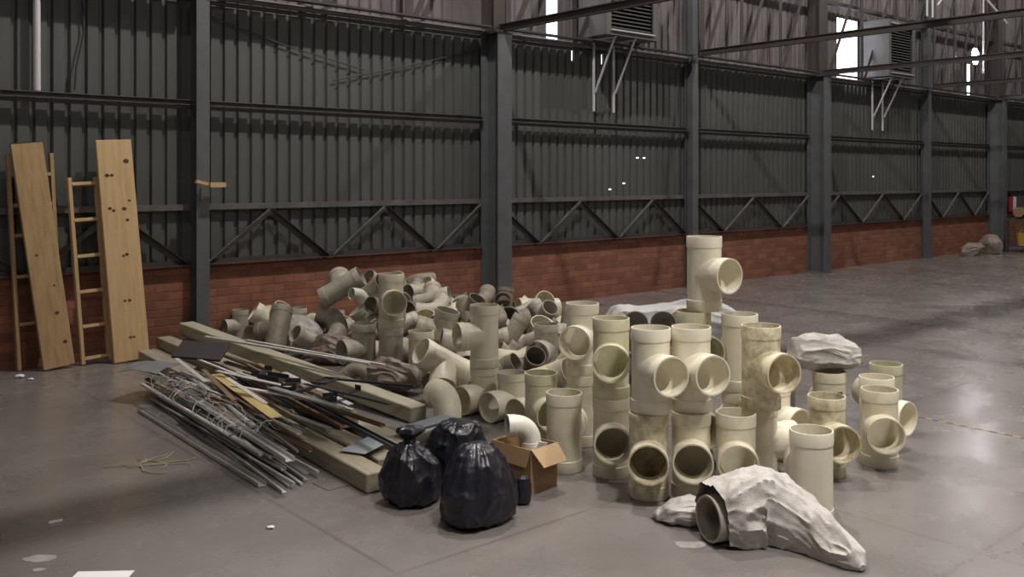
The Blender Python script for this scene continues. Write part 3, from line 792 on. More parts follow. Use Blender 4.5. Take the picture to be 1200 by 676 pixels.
def scribble(parent, pts_list, R, w):
    """ink strokes on the tee's barrel: points are (angle, z) on the cylinder"""
    for pts in pts_list:
        bm = bmesh.new()
        tube(bm, [((R) * math.cos(a), (R) * math.sin(a), z) for a, z in pts], w, 5)
        obj('ink_stroke', bm, M['ink'], parent)


def letters(base_a, z0, s, R):
    """the inked U 2 0 0"""
    k = s / R
    def A(x): return base_a + x * k
    out = [[(A(0), z0 + s), (A(0.05), z0 + 0.2*s), (A(0.3), z0), (A(0.55), z0 + 0.2*s), (A(0.6), z0 + s)]]
    out.append([(A(0.9), z0 + 0.8*s), (A(1.15), z0 + s), (A(1.35), z0 + 0.75*s), (A(0.9), z0), (A(1.45), z0)])
    for q in (1.95, 2.75):
        out.append([(A(q + 0.28 * math.cos(t * PI / 5)), z0 + s * (0.5 + 0.5 * math.sin(t * PI / 5))) for t in range(11)])
    return out


# lettering on the world-facing side of the barrel (the tee is turned, so work out its local angle)
scribble(TEE_MARK, letters(math.radians(-90 - 170) - 0.30, 0.075, 0.026, 0.1008), 0.1008, 0.0035)


# ------------------------------------------------------------------ sacks and bags
def loft(name, rings, mats, mw=None, parent=None, closed_end=True, seed=0, amp=0.02, freq=7.0, floor=None, smooth=55, fl=0.5):
    """cloth-like skin over rings of points, crumpled by noise; floor keeps it above that height"""
    bm = bmesh.new()
    off = Vector((seed * 3.1, seed * 1.7, seed * 0.9))
    rr = []
    cs = [sum((Vector(p) for p in ring), Vector()) / len(ring) for ring in rings]
    dist = [0.0]
    for c0, c1 in zip(cs, cs[1:]):
        dist.append(dist[-1] + (c1 - c0).length)
    along = (cs[-1] - cs[0]).normalized()
    for j, ring in enumerate(rings):
        cc = sum((Vector(p) for p in ring), Vector()) / len(ring)
        row = []
        for p in ring:
            p = Vector(p); d = (p - cc)
            q = Vector((d.x, d.y, d.z)) * freq + along * (dist[j] * freq * fl) + off
            rg = 1 - abs(noise.noise(q * 0.9)) * 2.4
            rg2 = 1 - abs(noise.noise(q * 2.0 + Vector((9, 2, 7)))) * 2.4
            n1 = 0.8 * noise.noise(q * 0.5) + 0.42 * max(rg, 0.0) ** 2 + 0.22 * max(rg2, 0.0) ** 2 - 0.15 + 0.06 * noise.noise(q * 5.1)
            a = amp * min(1.0, d.length / 0.06)
            if d.length > 1e-6:
                p = p + d.normalized() * a * n1 + Vector((0, 0, 1)) * a * 0.35 * noise.noise(q * 1.3 + Vector((5, 5, 5)))
            if floor is not None and p.z < floor:
                p.z = floor + 0.002 * abs(noise.noise(q))
            row.append(bm.verts.new(p))
        rr.append(row)
    n = len(rr[0])
    for a, c in zip(rr, rr[1:]):
        for k in range(n):
            bm.faces.new((a[k], a[(k+1) % n], c[(k+1) % n], c[k]))
    if closed_end:
        bm.faces.new(rr[-1])
        if closed_end == 2:
            bm.faces.new(list(reversed(rr[0])))
    return obj(name, bm, mats, parent, mw, smooth=smooth)


def bag(x, y, label, prof, seed, squash=(1, 1), rz=0.0, amp=0.04, knot=True, mats='bag', group='full black rubbish bags'):
    """knotted rubbish bag: prof is [(radius, z)] from the floor up; the tied neck is a part"""
    r = empty('rubbish_bag', at((x, y, 0.001), rz), label, 'bag', group)
    n = 128
    rings = []
    fine = []
    for (r0, z0), (r1, z1) in zip(prof, prof[1:]):
        for k in range(8):
            f = k / 8; fine.append((r0 + (r1 - r0) * f, z0 + (z1 - z0) * f))
    fine.append(prof[-1])
    zt = prof[-1][1]
    for rad, z in fine:
        pl = max(0.0, (z / zt - 0.35)) * 0.16
        ring = []
        for k in range(n):
            a = 2 * PI * k / n
            fold = 1 + pl * (0.6 * math.sin(a * 7 + seed + 6 * z + 1.5 * math.sin(2 * a + seed)) + 0.45 * math.sin(a * 12 + seed * 2.3 + 2 * math.sin(3 * a))) + 0.05 * math.sin(a * 3 + seed) * (1 - z / zt)
            ring.append((math.cos(a) * rad * fold * squash[0], math.sin(a) * rad * fold * squash[1], z + 0.003))
        rings.append(ring)
    loft('sack_body', rings, M[mats], parent=r, closed_end=2, seed=seed, amp=amp, freq=9, floor=0.002, smooth=40)
    if knot:
        rk = prof[-1][0]
        prf = [(rk * 0.9, zt + 0.006), (rk * 0.7, zt + 0.02), (rk * 1.3, zt + 0.035), (rk * 1.9, zt + 0.055), (rk * 1.6, zt + 0.075), (rk * 0.8, zt + 0.085)]
        rings = []
        for rad, z in prf:
            rings.append([(math.cos(2*PI*k/32) * rad * (1 + 0.25 * math.sin(5 * 2*PI*k/32 + seed)), math.sin(2*PI*k/32) * rad * (0.8 + 0.2 * math.sin(4 * 2*PI*k/32 + seed)), z) for k in range(32)])
        loft('tied_neck', rings, M[mats], parent=r, closed_end=2, seed=seed + 4, amp=0.014, freq=22, smooth=40)
    return r


bag(-0.505, 4.54, 'black rubbish bag with a tied topknot, nearest the scrap metal',
    [(0.09, 0), (0.125, 0.02), (0.138, 0.07), (0.138, 0.13), (0.125, 0.19), (0.105, 0.24), (0.06, 0.275), (0.032, 0.292)], 1, (1.0, 0.95), 0.3)
bag(-0.165, 4.31, 'largest black rubbish bag, slumped forward on the floor before the others',
    [(0.15, 0), (0.178, 0.02), (0.188, 0.08), (0.182, 0.15), (0.160, 0.22), (0.130, 0.28), (0.098, 0.325), (0.065, 0.35), (0.03, 0.36)], 2, (1.0, 0.85), 0.9, knot=False)
bag(-0.275, 4.79, 'black rubbish bag standing behind the other two, top bunched open',
    [(0.10, 0), (0.135, 0.02), (0.15, 0.1), (0.148, 0.18), (0.14, 0.24), (0.12, 0.29), (0.085, 0.325), (0.05, 0.335)], 3, (1.05, 0.9), 0.1, knot=False)
bag(0.055, 4.52, 'small black bag lump wedged between the largest bag and the cardboard box',
    [(0.03, 0), (0.042, 0.01), (0.046, 0.05), (0.044, 0.09), (0.03, 0.125), (0.012, 0.135)], 5, (1, 0.8), 0.4, amp=0.012, knot=False, group='small black bag')


def sack_path(name, label, pts, rads, m, seed, cat='sack', n=110, amp=0.03, freq=6, group=None, closed=2, floor=0.003, flat=1.0, z_off=0.0):
    """crumpled sack lying along a path (world points); flat squeezes it vertically"""
    p0 = Vector((pts[0][0], pts[0][1], z_off))
    P_, R_ = [], []
    V_ = [Vector(p) for p in pts]
    for i in range(len(pts) - 1):
        p00 = V_[max(i - 1, 0)]; p1 = V_[i]; p2 = V_[i + 1]; p3 = V_[min(i + 2, len(pts) - 1)]
        for k in range(12):
            f = k / 12
            P_.append(0.5 * (2 * p1 + (p2 - p00) * f + (2 * p00 - 5 * p1 + 4 * p2 - p3) * f * f + (3 * p1 - p00 - 3 * p2 + p3) * f ** 3))
            R_.append(rads[i] + (rads[i+1] - rads[i]) * (3 * f * f - 2 * f ** 3))
    P_.append(Vector(pts[-1])); R_.append(rads[-1])
    rings = []
    for i, p in enumerate(P_):
        t = (P_[min(i+7, len(P_)-1)] - P_[max(i-7, 0)]).normalized()
        s = t.cross(Vector((0, 0, 1))).normalized(); u = s.cross(t)
        rings.append([p - p0 + s * math.cos(2*PI*k/n) * R_[i] + u * math.sin(2*PI*k/n) * R_[i] * flat for k in range(n)])
    o = loft(name, rings, M[m], mw=Matrix.Translation(p0), closed_end=closed, seed=seed, amp=amp, freq=freq, floor=floor - 0.0, smooth=60, fl=0.3)
    return tag(o, label, cat, group)


# tee lying in the white sack at the front, only its mouth sticking out
lie(1.015, 4.087, 0.109, (-0.93, -0.36, 0.0), (0, 0.75, 0.45), 'pvc_grey', 'wide pipe piece wrapped inside the front white sack, brown mouth showing', 'pipe')
sack_path('woven_sack', 'crumpled white sack lying at the front edge of the pile around a wide pipe piece',
          [(0.885, 4.037, 0.122), (0.96, 4.065, 0.132), (1.05, 4.10, 0.138), (1.14, 4.10, 0.138), (1.22, 4.045, 0.115), (1.29, 3.97, 0.085), (1.35, 3.88, 0.055), (1.40, 3.79, 0.03), (1.42, 3.73, 0.02)],
          [0.128, 0.150, 0.160, 0.156, 0.135, 0.11, 0.09, 0.06, 0.012], 'sack', 11, amp=0.05, freq=10, closed=1)
sack_path('woven_sack', 'flat white sack corner spread on the floor behind the mouth of the wrapped pipe piece',
          [(0.66, 4.33, 0.02), (0.70, 4.31, 0.03), (0.75, 4.29, 0.045), (0.81, 4.28, 0.055), (0.86, 4.275, 0.055), (0.92, 4.27, 0.04)],
          [0.006, 0.045, 0.08, 0.10, 0.09, 0.03], 'sack', 12, amp=0.035, freq=13, flat=0.55)
sack_path('woven_sack', 'pale crumpled sack lying on top of the lettered tee',
          [(1.70, 5.68, 0.50), (1.76, 5.67, 0.52), (1.85, 5.65, 0.535), (1.95, 5.64, 0.53), (2.03, 5.62, 0.51), (2.09, 5.62, 0.50), (2.12, 5.62, 0.49)],
          [0.02, 0.10, 0.125, 0.115, 0.10, 0.095, 0.02], 'sack', 13, amp=0.05, freq=9, flat=0.85, floor=0.0, z_off=0.424)
sack_path('woven_sack', 'stained white sack slumped against the pale tilted timber by the brick wall',
          [(-2.28, 8.60, 0.08), (-2.22, 8.6, 0.13), (-2.08, 8.58, 0.16), (-1.95, 8.55, 0.16), (-1.84, 8.52, 0.12), (-1.78, 8.5, 0.07)],
          [0.03, 0.11, 0.15, 0.15, 0.11, 0.03], 'sack', 21, amp=0.05, freq=8)
sack_path('woven_sack', 'big pale plastic sheet bundle behind the topmost tee',
          [(0.95, 9.2, 0.10), (1.1, 9.15, 0.17), (1.35, 9.1, 0.18), (1.5, 9.05, 0.20), (1.75, 9.0, 0.21), (2.0, 9.0, 0.18), (2.2, 8.95, 0.12), (2.32, 8.9, 0.06)],
          [0.03, 0.15, 0.17, 0.17, 0.20, 0.18, 0.12, 0.03], 'sack_clear', 14, amp=0.10, freq=5)
sack_path('plastic_wrap', 'dirty brown plastic wrap bunched against the long timber, farther from the bags',
          [(-1.75, 8.05, 0.06), (-1.66, 8.0, 0.10), (-1.55, 7.95, 0.12), (-1.44, 7.9, 0.10), (-1.38, 7.88, 0.05)], [0.03, 0.09, 0.11, 0.09, 0.03], 'sack_brown', 15, cat='plastic wrap', amp=0.06, freq=11)
sack_path('plastic_wrap', 'dirty pale plastic bundle at the foot of the heap, nearer to the bags',
          [(-1.08, 7.02, 0.08), (-1.0, 6.97, 0.13), (-0.88, 6.88, 0.13), (-0.76, 6.80, 0.11), (-0.70, 6.76, 0.06)], [0.03, 0.09, 0.115, 0.10, 0.03], 'sack_brown', 16, cat='plastic wrap', amp=0.07, freq=9)
sack_path('rag_heap', 'low dark heap of rags along the far brick wall before the brown sack',
          [(*B(19.2, 8.2).xy, 0.03), (*B(19.5, 8.2).xy, 0.10), (*B(19.8, 8.2).xy, 0.12), (*B(20.1, 8.2).xy, 0.05)], [0.04, 0.14, 0.15, 0.04], 'sack_brown', 23, cat='rags', amp=0.09, freq=6)
sack_path('rubbish_sack', 'brown sack with a white top slumped by the far wide column',
          [(20.4 * CA - SA * 8.15, 20.4 * SA + CA * 8.15, 0.0), (20.4 * CA - SA * 8.15, 20.4 * SA + CA * 8.15 + 0.01, 0.2), (20.4 * CA - SA * 8.15, 20.4 * SA + CA * 8.15 + 0.02, 0.33), (20.4 * CA - SA * 8.15, 20.4 * SA + CA * 8.15 + 0.03, 0.4)],
          [0.22, 0.24, 0.17, 0.05], 'sack_brown', 17, amp=0.06, freq=6)

# ------------------------------------------------------------------ cardboard box
bx = empty('cardboard_box', Matrix.Translation((0.095, 4.645, 0.0)) @ Matrix.Rotation(math.radians(46), 4, 'Z'), 'small open cardboard box standing beside the black bags', 'box')
bw, bd, bh, t = 0.20, 0.27, 0.225, 0.005      # x towards the right wall of the box, y away
for nm, c, s, m in (('side_panel', (bw/2, t/2, bh/2), (bw, t, bh), 'card'), ('side_panel', (bw/2, bd - t/2, bh/2), (bw, t, bh), 'card'),
                    ('end_panel', (t/2, bd/2, bh/2), (t, bd - 2*t, bh), 'card'), ('end_panel', (bw - t/2, bd/2, bh/2), (t, bd - 2*t, bh), 'card'),
                    ('bottom_panel', (bw/2, bd/2, 0.003), (bw - 2*t, bd - 2*t, 0.004), 'card')):
    bm = bmesh.new(); box(bm, c, s); obj(nm, bm, M[m], bx)


def flap(a, b, drop, out, m):
    a, b, out = Vector(a), Vector(b), Vector(out)
    bm = bmesh.new()
    e = (b - a).normalized() * 0.012
    dv = out + Vector((0, 0, drop))
    nrm = (b - a).cross(dv).normalized() * 0.002
    vs = [bm.verts.new(p + q) for q in (nrm, -nrm) for p in (a, b, b + dv - e, a + dv + e)]
    for f in ((0, 1, 2, 3), (7, 6, 5, 4), (0, 4, 5, 1), (1, 5, 6, 2), (2, 6, 7, 3), (3, 7, 4, 0)):
        bm.faces.new([vs[i] for i in f])
    obj('flap', bm, M[m], bx)


flap((0, -0.003, bh), (bw, -0.003, bh), -0.075, (0, -0.075, 0), 'card_in')
flap((-0.003, 0, bh), (-0.003, bd, bh), -0.085, (-0.022, 0, 0), 'card')
flap((0, bd + 0.003, bh), (bw, bd + 0.003, bh), -0.05, (0, 0.035, 0), 'card')
bm = bmesh.new(); box(bm, (0, 0, 0), (0.06, 0.004, 0.05), Euler((0.3, 0.3, 0.75)).to_matrix().to_4x4())
tag(obj('crumpled_paper', bm, M['paper'], mw=Matrix.Translation((0.152, 4.758, 0.212))), 'white scrap of paper poking out of the cardboard box', 'paper')
fitting('elbow_tall', Matrix.Translation((0.066, 4.814, 0.234)) @ Matrix.Rotation(math.radians(-75), 4, 'Z'), 'pvc_white', 'white elbow sticking up out of the cardboard box', 'white elbow in the box')

# ------------------------------------------------------------------ long timbers
def timber(label, a, b, za, zb, w, h, m, name='long_timber', cat='timber', group='long timbers laid out from the brick wall'):
    """a, b in building coordinates; za, zb heights of the underside at each end; origin at the wall end"""
    p, q = Vector((a[0], a[1], za + h/2)), Vector((b[0], b[1], zb + h/2))
    d = q - p
    y = d.normalized(); x = y.cross(Vector((0, 0, 1))).normalized(); z = x.cross(y)
    mw = BROT @ Matrix.Translation(p) @ Matrix((x, y, z)).transposed().to_4x4()
    bm = bmesh.new(); box(bm, (0, d.length/2, 0), (w, d.length, h))
    bmesh.ops.bevel(bm, geom=bm.edges[:], offset=0.006, segments=1, affect='EDGES')
    return tag(obj(name, bm, M[m], mw=mw), label, cat, group)


timber('long brown timber on the floor, its sawn end nearest the first black bag', (2.83, 8.15), (2.55, 4.0), 0.002, 0.002, 0.13, 0.10, 'beam_wood')
timber('long flat timber on the floor, second from the scrap strips', (3.02, 8.35), (2.78, 4.25), 0.002, 0.002, 0.14, 0.07, 'beam_wood')
timber('long flat timber on the floor, third from the scrap strips', (3.22, 8.35), (3.02, 4.4), 0.002, 0.002, 0.14, 0.07, 'beam_pale')
timber('long flat timber on the floor, half under the pale tilted timber', (3.42, 8.2), (3.345, 6.05), 0.002, 0.002, 0.14, 0.05, 'beam_wood')
timber('long timber lying on top of the flat ones, end by the pine plank', (3.06, 8.36), (2.92, 4.9), 0.075, 0.075, 0.13, 0.09, 'beam_wood')
timber('pale tilted timber, highest at the brick wall, nearest the pipe heap', (3.27, 8.38), (3.482, 4.97), 0.172, 0.004, 0.135, 0.10, 'beam_pale')
timber('short timber offcut propping up the tilted timber at the wall', (3.20, 8.24), (3.45, 8.26), 0.075, 0.075, 0.08, 0.088, 'beam_wood', 'timber_offcut', 'offcut', 'timber offcut')

# ------------------------------------------------------------------ scrap metal
rnd = random.Random(7)


def axA(y):
    return 2.55 + 0.0675 * (y - 4.0)


def strip(kind, xm, ym, z, ln, ang, m, label, group, name='metal_strip', cat='metal strip', w=0.03, h=0.016, roll=0):
    """origin at the middle; runs along local y"""
    bm = bmesh.new()
    if kind == 'flat':
        box(bm, (0, 0, 0.0025), (w, ln, 0.004))
    elif kind == 'L':
        section(bm, [(x - w/2, y) for x, y in l_prof(w, h, 0.003)], (0, -ln/2, 0), (0, ln/2, 0))
    elif kind == 'U':
        section(bm, u_prof(w, h, 0.003), (0, -ln/2, 0), (0, ln/2, 0))
    elif kind == 'box':
        box(bm, (0, 0, h/2), (w, ln, h))
    else:
        tube(bm, [(0, -ln/2, h/2), (0, ln/2, h/2)], h/2, 10)
    mw = BROT @ Matrix.Translation((xm, ym, z)) @ Matrix.Rotation(ang, 4, 'Z') @ Matrix.Rotation(roll, 4, 'X')
    return tag(obj(name, bm, M[m], mw=mw, smooth=40 if kind == 'rod' else None), label, cat, group)


LA = 'thin silver strip in the tangled bundle on the open-floor side of the scrap'
GA = 'silver strips in the low bundle'
LD = 'thin dark strip lying across the top of the scrap between planks and bags'
GD = 'dark strips over the timbers'
LB = 'thin brown strip mixed into the scrap over the timbers'
GB = 'brown strips over the timbers'
base_ang = -math.atan(0.0675)
LH = 0.0205
for layer in range(6):
    ang = base_ang + math.radians((-2.2, 1.6, -0.5, 2.2, -1.6, 0.8)[layer])
    lo, hi = -0.40 + 0.022 * layer, -0.16
    o = lo + rnd.uniform(0, 0.02)
    while o < hi:
        ln = rnd.uniform(1.7, 2.6); ym = 5.75 + rnd.uniform(-0.35, 0.3)
        k = rnd.choice(['L', 'U', 'flat', 'L', 'rod'])
        mm = rnd.choice(['alu', 'alu', 'alu_white', 'alu_white', 'grey_metal'])
        w = rnd.uniform(0.02, 0.034)
        strip(k, axA(5.75) + o - (ym - 5.75) * math.tan(ang), ym, 0.002 + layer * LH, ln, ang, mm, LA, GA, w=w, h=0.016)
        o += w / 2 + 0.034 + rnd.uniform(0, 0.022)
for layer in range(4):
    ang = base_ang + math.radians((3.5, -5, 6.5, -2.5)[layer])
    o = -0.30 + 0.05 * layer
    hi = (-0.09, 0.10, 0.42, 0.40)[layer] if layer < 2 else 0.42
    z = 0.126 + layer * LH if layer < 2 else 0.168 + (layer - 2) * LH
    while o < hi:
        ln = rnd.uniform(0.9, 1.9); ym = 5.6 + rnd.uniform(-0.75, 0.6)
        k = rnd.choice(['L', 'U', 'flat', 'box', 'rod'])
        u = rnd.random()
        far = o > 0.02
        if u < (0.42 if far else 0.12): mm, lb, gr = 'dark_metal', LD, GD
        elif u < 0.60: mm, lb, gr = 'strip_brown', LB, GB
        else: mm, lb, gr = rnd.choice(['alu', 'alu_white', 'grey_metal']), None, None
        if lb is None:
            lb, gr = 'thin silver or grey strip lying loose on top of the scrap bundle', 'loose strips on the scrap'
        w = rnd.uniform(0.018, 0.045)
        strip(k, axA(5.7) + o - (ym - 5.7) * math.tan(ang), ym, z, ln, ang, mm, lb, gr, w=w, h=0.016)
        o += w / 2 + 0.034 + rnd.uniform(0, 0.025)

# singled-out pieces
ZT = 0.212
_x, _y = (CA * -1.72 + SA * 5.91, -SA * -1.72 + CA * 5.91)
strip('flat', _x, _y, ZT, 1.38, -0.16, 'strip_yellow', 'wide yellow strip lying on top of the scrap heap', 'yellow strip', w=0.075)
strip('U', axA(5.3) - 0.47, 5.45, 0.003, 2.0, base_ang + 0.035, 'alu_white', 'long pale channel on the floor at the outer edge of the scrap', 'pale channels', w=0.045, h=0.022)
strip('U', axA(4.9) - 0.345, 5.1, 0.1665, 1.7, base_ang - 0.02, 'alu', 'bright silver channel lying on the bundle and sticking out towards the open floor', 'silver channel', w=0.05, h=0.022)
strip('rod', axA(5.5) - 0.425, 5.6, 0.128, 2.1, base_ang + 0.02, 'alu_white', 'long pale tube lying along the top of the silver bundle', 'pale tube', w=0.03, h=0.024, name='metal_tube', cat='metal tube')
for px, py, ln, da, lb in ((3.30, 6.55, 1.9, 0.30, 'upper of two slim pale battens crossing the timbers towards the pipe heap'), (3.42, 6.3, 1.6, 0.26, 'lower of two slim pale battens crossing the timbers towards the pipe heap')):
    strip('box', px, py, 0.268, ln, base_ang + da, 'alu_white', lb, 'slim battens', name='batten', cat='batten', w=0.028, h=0.014)


for k, (rr, dd, ln, aw, mm, w) in enumerate([(-2.05, 6.55, 0.9, 0.75, 'alu_white', 0.03), (-1.75, 6.2, 0.8, 0.95, 'alu', 0.035), (-1.5, 5.75, 0.7, 1.05, 'alu_white', 0.05), (-1.9, 5.95, 1.0, 0.55, 'strip_brown', 0.03),
                                             (-1.25, 5.55, 0.75, 0.85, 'grey_metal', 0.06), (-2.2, 6.3, 0.9, 0.6, 'alu', 0.03), (-1.0, 5.55, 0.8, 0.9, 'dark_metal', 0.03), (-1.62, 5.6, 0.8, 0.62, 'alu_white', 0.03)]):
    x_, y_ = CA * rr + SA * dd, -SA * rr + CA * dd
    strip('flat' if k % 2 else 'L', x_, y_, 0.236 + 0.0185 * k * 0.55, ln, aw - ANG - 0.05, mm, 'loose strip lying askew on the very top of the scrap', 'askew strips on top of the scrap', w=w, h=0.009)


def plate(name, label, cat, x, y, z, sx, sy, th, m, rot=0.0, tilt=0.0, tx=0.0):
    bm = bmesh.new(); box(bm, (0, 0, th/2), (sx, sy, th)); bmesh.ops.bevel(bm, geom=bm.edges[:], offset=min(0.002, th*0.3), segments=1, affect='EDGES')
    mw = BROT @ Matrix.Translation((x, y, z)) @ Matrix.Rotation(rot, 4, 'Z') @ Matrix.Rotation(tilt, 4, 'Y') @ Matrix.Rotation(tx, 4, 'X')
    return tag(obj(name, bm, M[m], mw=mw), label, cat)


def W2B(r, d):
    return CA * r + SA * d, -SA * r + CA * d


x, y = W2B(-0.805, 5.12); plate('steel_sheet', 'blue-grey flat sheet lying on the timbers towards the open floor', 'metal sheet', x, y, 0.112, 0.16, 0.30, 0.006, 'panel', -1.12)
x, y = W2B(-0.49, 5.52); plate('steel_sheet', 'larger blue-grey flat sheet lying behind the first black bag', 'metal sheet', x, y, 0.120, 0.20, 0.42, 0.006, 'panel', -1.41)
x, y = W2B(-0.46, 5.46); strip('rod', x, y, 0.1275, 0.36, -1.45, 'dark_metal', 'thin dark rod lying across the larger blue-grey sheet', 'dark rod', name='metal_rod', cat='metal rod', h=0.012)
x, y = W2B(-2.36, 7.0); plate('dark_board', 'near-black maroon board on top of the scrap near the pine plank', 'board', x, y, 0.275, 0.38, 0.20, 0.02, 'maroon', -ANG - 0.1, 0.06, 0.45)
x, y = W2B(-2.62, 6.72)
bm = bmesh.new()
bmesh.ops.create_grid(bm, x_segments=14, y_segments=14, size=0.16)
for v in bm.verts:
    v.co.z = 0.018 * noise.noise(v.co * 9) + 0.03 * (1 - (v.co.length / 0.23) ** 2)
    v.co.x *= 1.1 + 0.25 * noise.noise(v.co * 6 + Vector((3, 1, 0)))
bmesh.ops.solidify(bm, geom=bm.faces[:], thickness=0.004)
tag(obj('grey_rag', bm, M['cloth_grey'], mw=BROT @ Matrix.Translation((x, y, 0.215)) @ Matrix.Rotation(0.6, 4, 'Z'), smooth=60), 'grey rag draped on the scrap beside the near-black board', 'rag')

# black bracket frame and dark odds and ends on the heap
x, y = W2B(-1.22, 6.02)
r = empty('bracket_frame', BROT @ Matrix.Translation((x, y, 0.275)) @ Matrix.Rotation(0.5, 4, 'Z'), 'small black square frame with a long arm on top of the scrap', 'frame')
bm = bmesh.new()
for a, b in (((-0.08, -0.05, 0), (0.08, -0.05, 0)), ((-0.08, 0.05, 0), (0.08, 0.05, 0)), ((-0.08, -0.05, 0), (-0.08, 0.05, 0)), ((0.08, -0.05, 0), (0.08, 0.05, 0))):
    bar(bm, a, b, 0.018, 0.012)
obj('square_frame', bm, M['dark_metal'], r)
bm = bmesh.new(); bar(bm, (0.09, 0.02, -0.008), (0.09, -0.6, -0.008), 0.02, 0.012); obj('arm', bm, M['dark_metal'], r)
bm = bmesh.new(); bar(bm, (-0.085, 0.0, -0.016), (-0.3, 0.05, -0.022), 0.03, 0.02); obj('stub', bm, M['dark_metal'], r)
odd = [(-1.45, 6.05, 0.232, 0.16, 0.10, 0.9), (-1.62, 6.25, 0.232, 0.10, 0.20, 0.3), (-1.05, 5.85, 0.232, 0.20, 0.05, 0.2), (-1.12, 5.66, 0.232, 0.12, 0.07, 1.2), (-1.75, 6.45, 0.232, 0.18, 0.06, 0.6)]
oddl = ['dark metal bracket on the scrap just before the small black frame', 'dark metal bracket on the scrap farther towards the maroon board', 'slim dark metal bracket on the scrap nearest the larger blue-grey sheet',
        'short dark metal bracket on the scrap above the smaller blue-grey sheet', 'dark metal bracket on the scrap nearest the near-black board']
for (rr, dd, z, sx, sy, ro), lb in zip(odd, oddl):
    x, y = W2B(rr, dd)
    bm = bmesh.new()
    section(bm, u_prof(sx, 0.035, 0.006), (0, -sy/2, 0), (0, sy/2, 0))
    tag(obj('metal_bracket', bm, M['dark_metal'], mw=BROT @ Matrix.Translation((x, y, z)) @ Matrix.Rotation(ro, 4, 'Z')), lb, 'bracket')

# tangled wire over the silver bundle
bm = bmesh.new()
for k in range(46):
    yy = rnd.uniform(4.75, 6.9); p = Vector((axA(yy) - 0.32 + rnd.uniform(-0.12, 0.14), yy, rnd.uniform(0.172, 0.22)))
    dirv = rnd.uniform(0, 2 * PI); pts = []
    for j in range(12):
        pts.append(p.copy()); dirv += rnd.uniform(-0.9, 0.9)
        p = p + Vector((math.cos(dirv) * 0.03, math.sin(dirv) * 0.045, rnd.uniform(-0.014, 0.014)))
        off_ = p.x - axA(p.y)
        p.z = min(max(p.z, 0.195), 0.27); p.x = min(max(p.x, axA(p.y) - 0.46), axA(p.y) - 0.25); p.y = min(p.y, 6.4)
        if off_ < -0.44: p.z = max(p.z - 0.03, 0.165)
    tube(bm, pts, rnd.choice([0.0018, 0.0022, 0.003]), 5)
tag(obj('wire_tangle', bm, M['wire_pale'], mw=BROT, smooth=60), 'tangle of thin pale wire over the silver strip bundle', 'wire', kind='stuff')
bm = bmesh.new()
for k in range(7):
    p = Vector((0, 0, 0.006)) + Vector((rnd.uniform(-.1, .1), rnd.uniform(-.08, .08), 0)); dirv = rnd.uniform(-0.6, 0.6); pts = []
    for j in range(14):
        pts.append(p.copy()); dirv += rnd.uniform(-0.7, 0.7); p = p + Vector((math.cos(dirv) * 0.028, math.sin(dirv) * 0.02, 0))
    tube(bm, pts, 0.003, 5)
tag(obj('string_tangle', bm, M['rope'], mw=Matrix.Translation((-2.17, 5.16, 0)), smooth=60), 'tangle of pale string on the floor beside the scrap bundle', 'string', kind='stuff')

# ------------------------------------------------------------------ floor litter
bm = bmesh.new(); box(bm, (0, 0, 0.0012), (0.225, 0.16, 0.0015))
bm.verts.ensure_lookup_table()
tag(obj('paper_sheet', bm, M['paper'], mw=Matrix.Translation((-1.645, 3.665, 0)) @ Matrix.Rotation(0.045, 4, 'Z')), 'white paper sheet lying alone on the floor nearest the camera', 'paper')
bm = bmesh.new(); box(bm, (0, 0, 0.004), (0.012, 0.06, 0.007), Matrix.Rotation(0.0, 4, 'Z'))
tag(obj('paper_scrap', bm, M['paper'], mw=Matrix.Translation((-2.12, 4.28, 0)) @ Matrix.Rotation(-0.9, 4, 'Z')), 'tiny white paper roll on the dark floor stripe', 'paper scrap')


def blotch(name, label, x, y, rx, ry, m, seed, cat):
    bm = bmesh.new(); n = 26
    top = [bm.verts.new((math.cos(2*PI*k/n) * rx * (1 + 0.5 * noise.noise(Vector((math.cos(2*PI*k/n) * 1.6, math.sin(2*PI*k/n) * 1.6, seed)))), math.sin(2*PI*k/n) * ry * (1 + 0.5 * noise.noise(Vector((math.cos(2*PI*k/n) * 1.6, math.sin(2*PI*k/n) * 1.6, seed + 4)))), 0.0012)) for k in range(n)]
    bm.faces.new(top)
    g = bmesh.ops.extrude_face_region(bm, geom=bm.faces[:]); bmesh.ops.translate(bm, verts=[v for v in g['geom'] if isinstance(v, bmesh.types.BMVert)], vec=(0, 0, -0.001))
    return tag(obj(name, bm, M[m], mw=Matrix.Translation((x, y, 0))), label, cat)


M['stain'] = mat('pale_stain', (0.36, 0.335, 0.325), 0.6, dirt=(0.24, 0.21, 0.2), dirt_amt=1.0, dirt_scale=30)
M['plate_dark'] = mat('floor_plate', (0.10, 0.09, 0.085), 0.6, dirt=(0.16, 0.14, 0.13), dirt_amt=0.6)
blotch('paint_stain', 'pale dried paint stain on the floor beside the white paper sheet', -1.98, 3.87, 0.07, 0.035, 'stain', 1.0, 'stain')
blotch('paint_stain', 'small pale spot on the floor nearest the paper sheet corner', -1.93, 3.76, 0.025, 0.014, 'stain', 2.0, 'stain')
blotch('paint_stain', 'pale scuffed patch on the floor before the sack with the wrapped pipe', 0.78, 4.02, 0.07, 0.04, 'stain', 3.0, 'stain')
x, y = W2B(-0.93, 4.82); plate('floor_plate', 'dark square plate lying flat on the floor at the timber ends', 'plate', x, y, 0.0005, 0.17, 0.16, 0.003, 'plate_dark', 0.05)
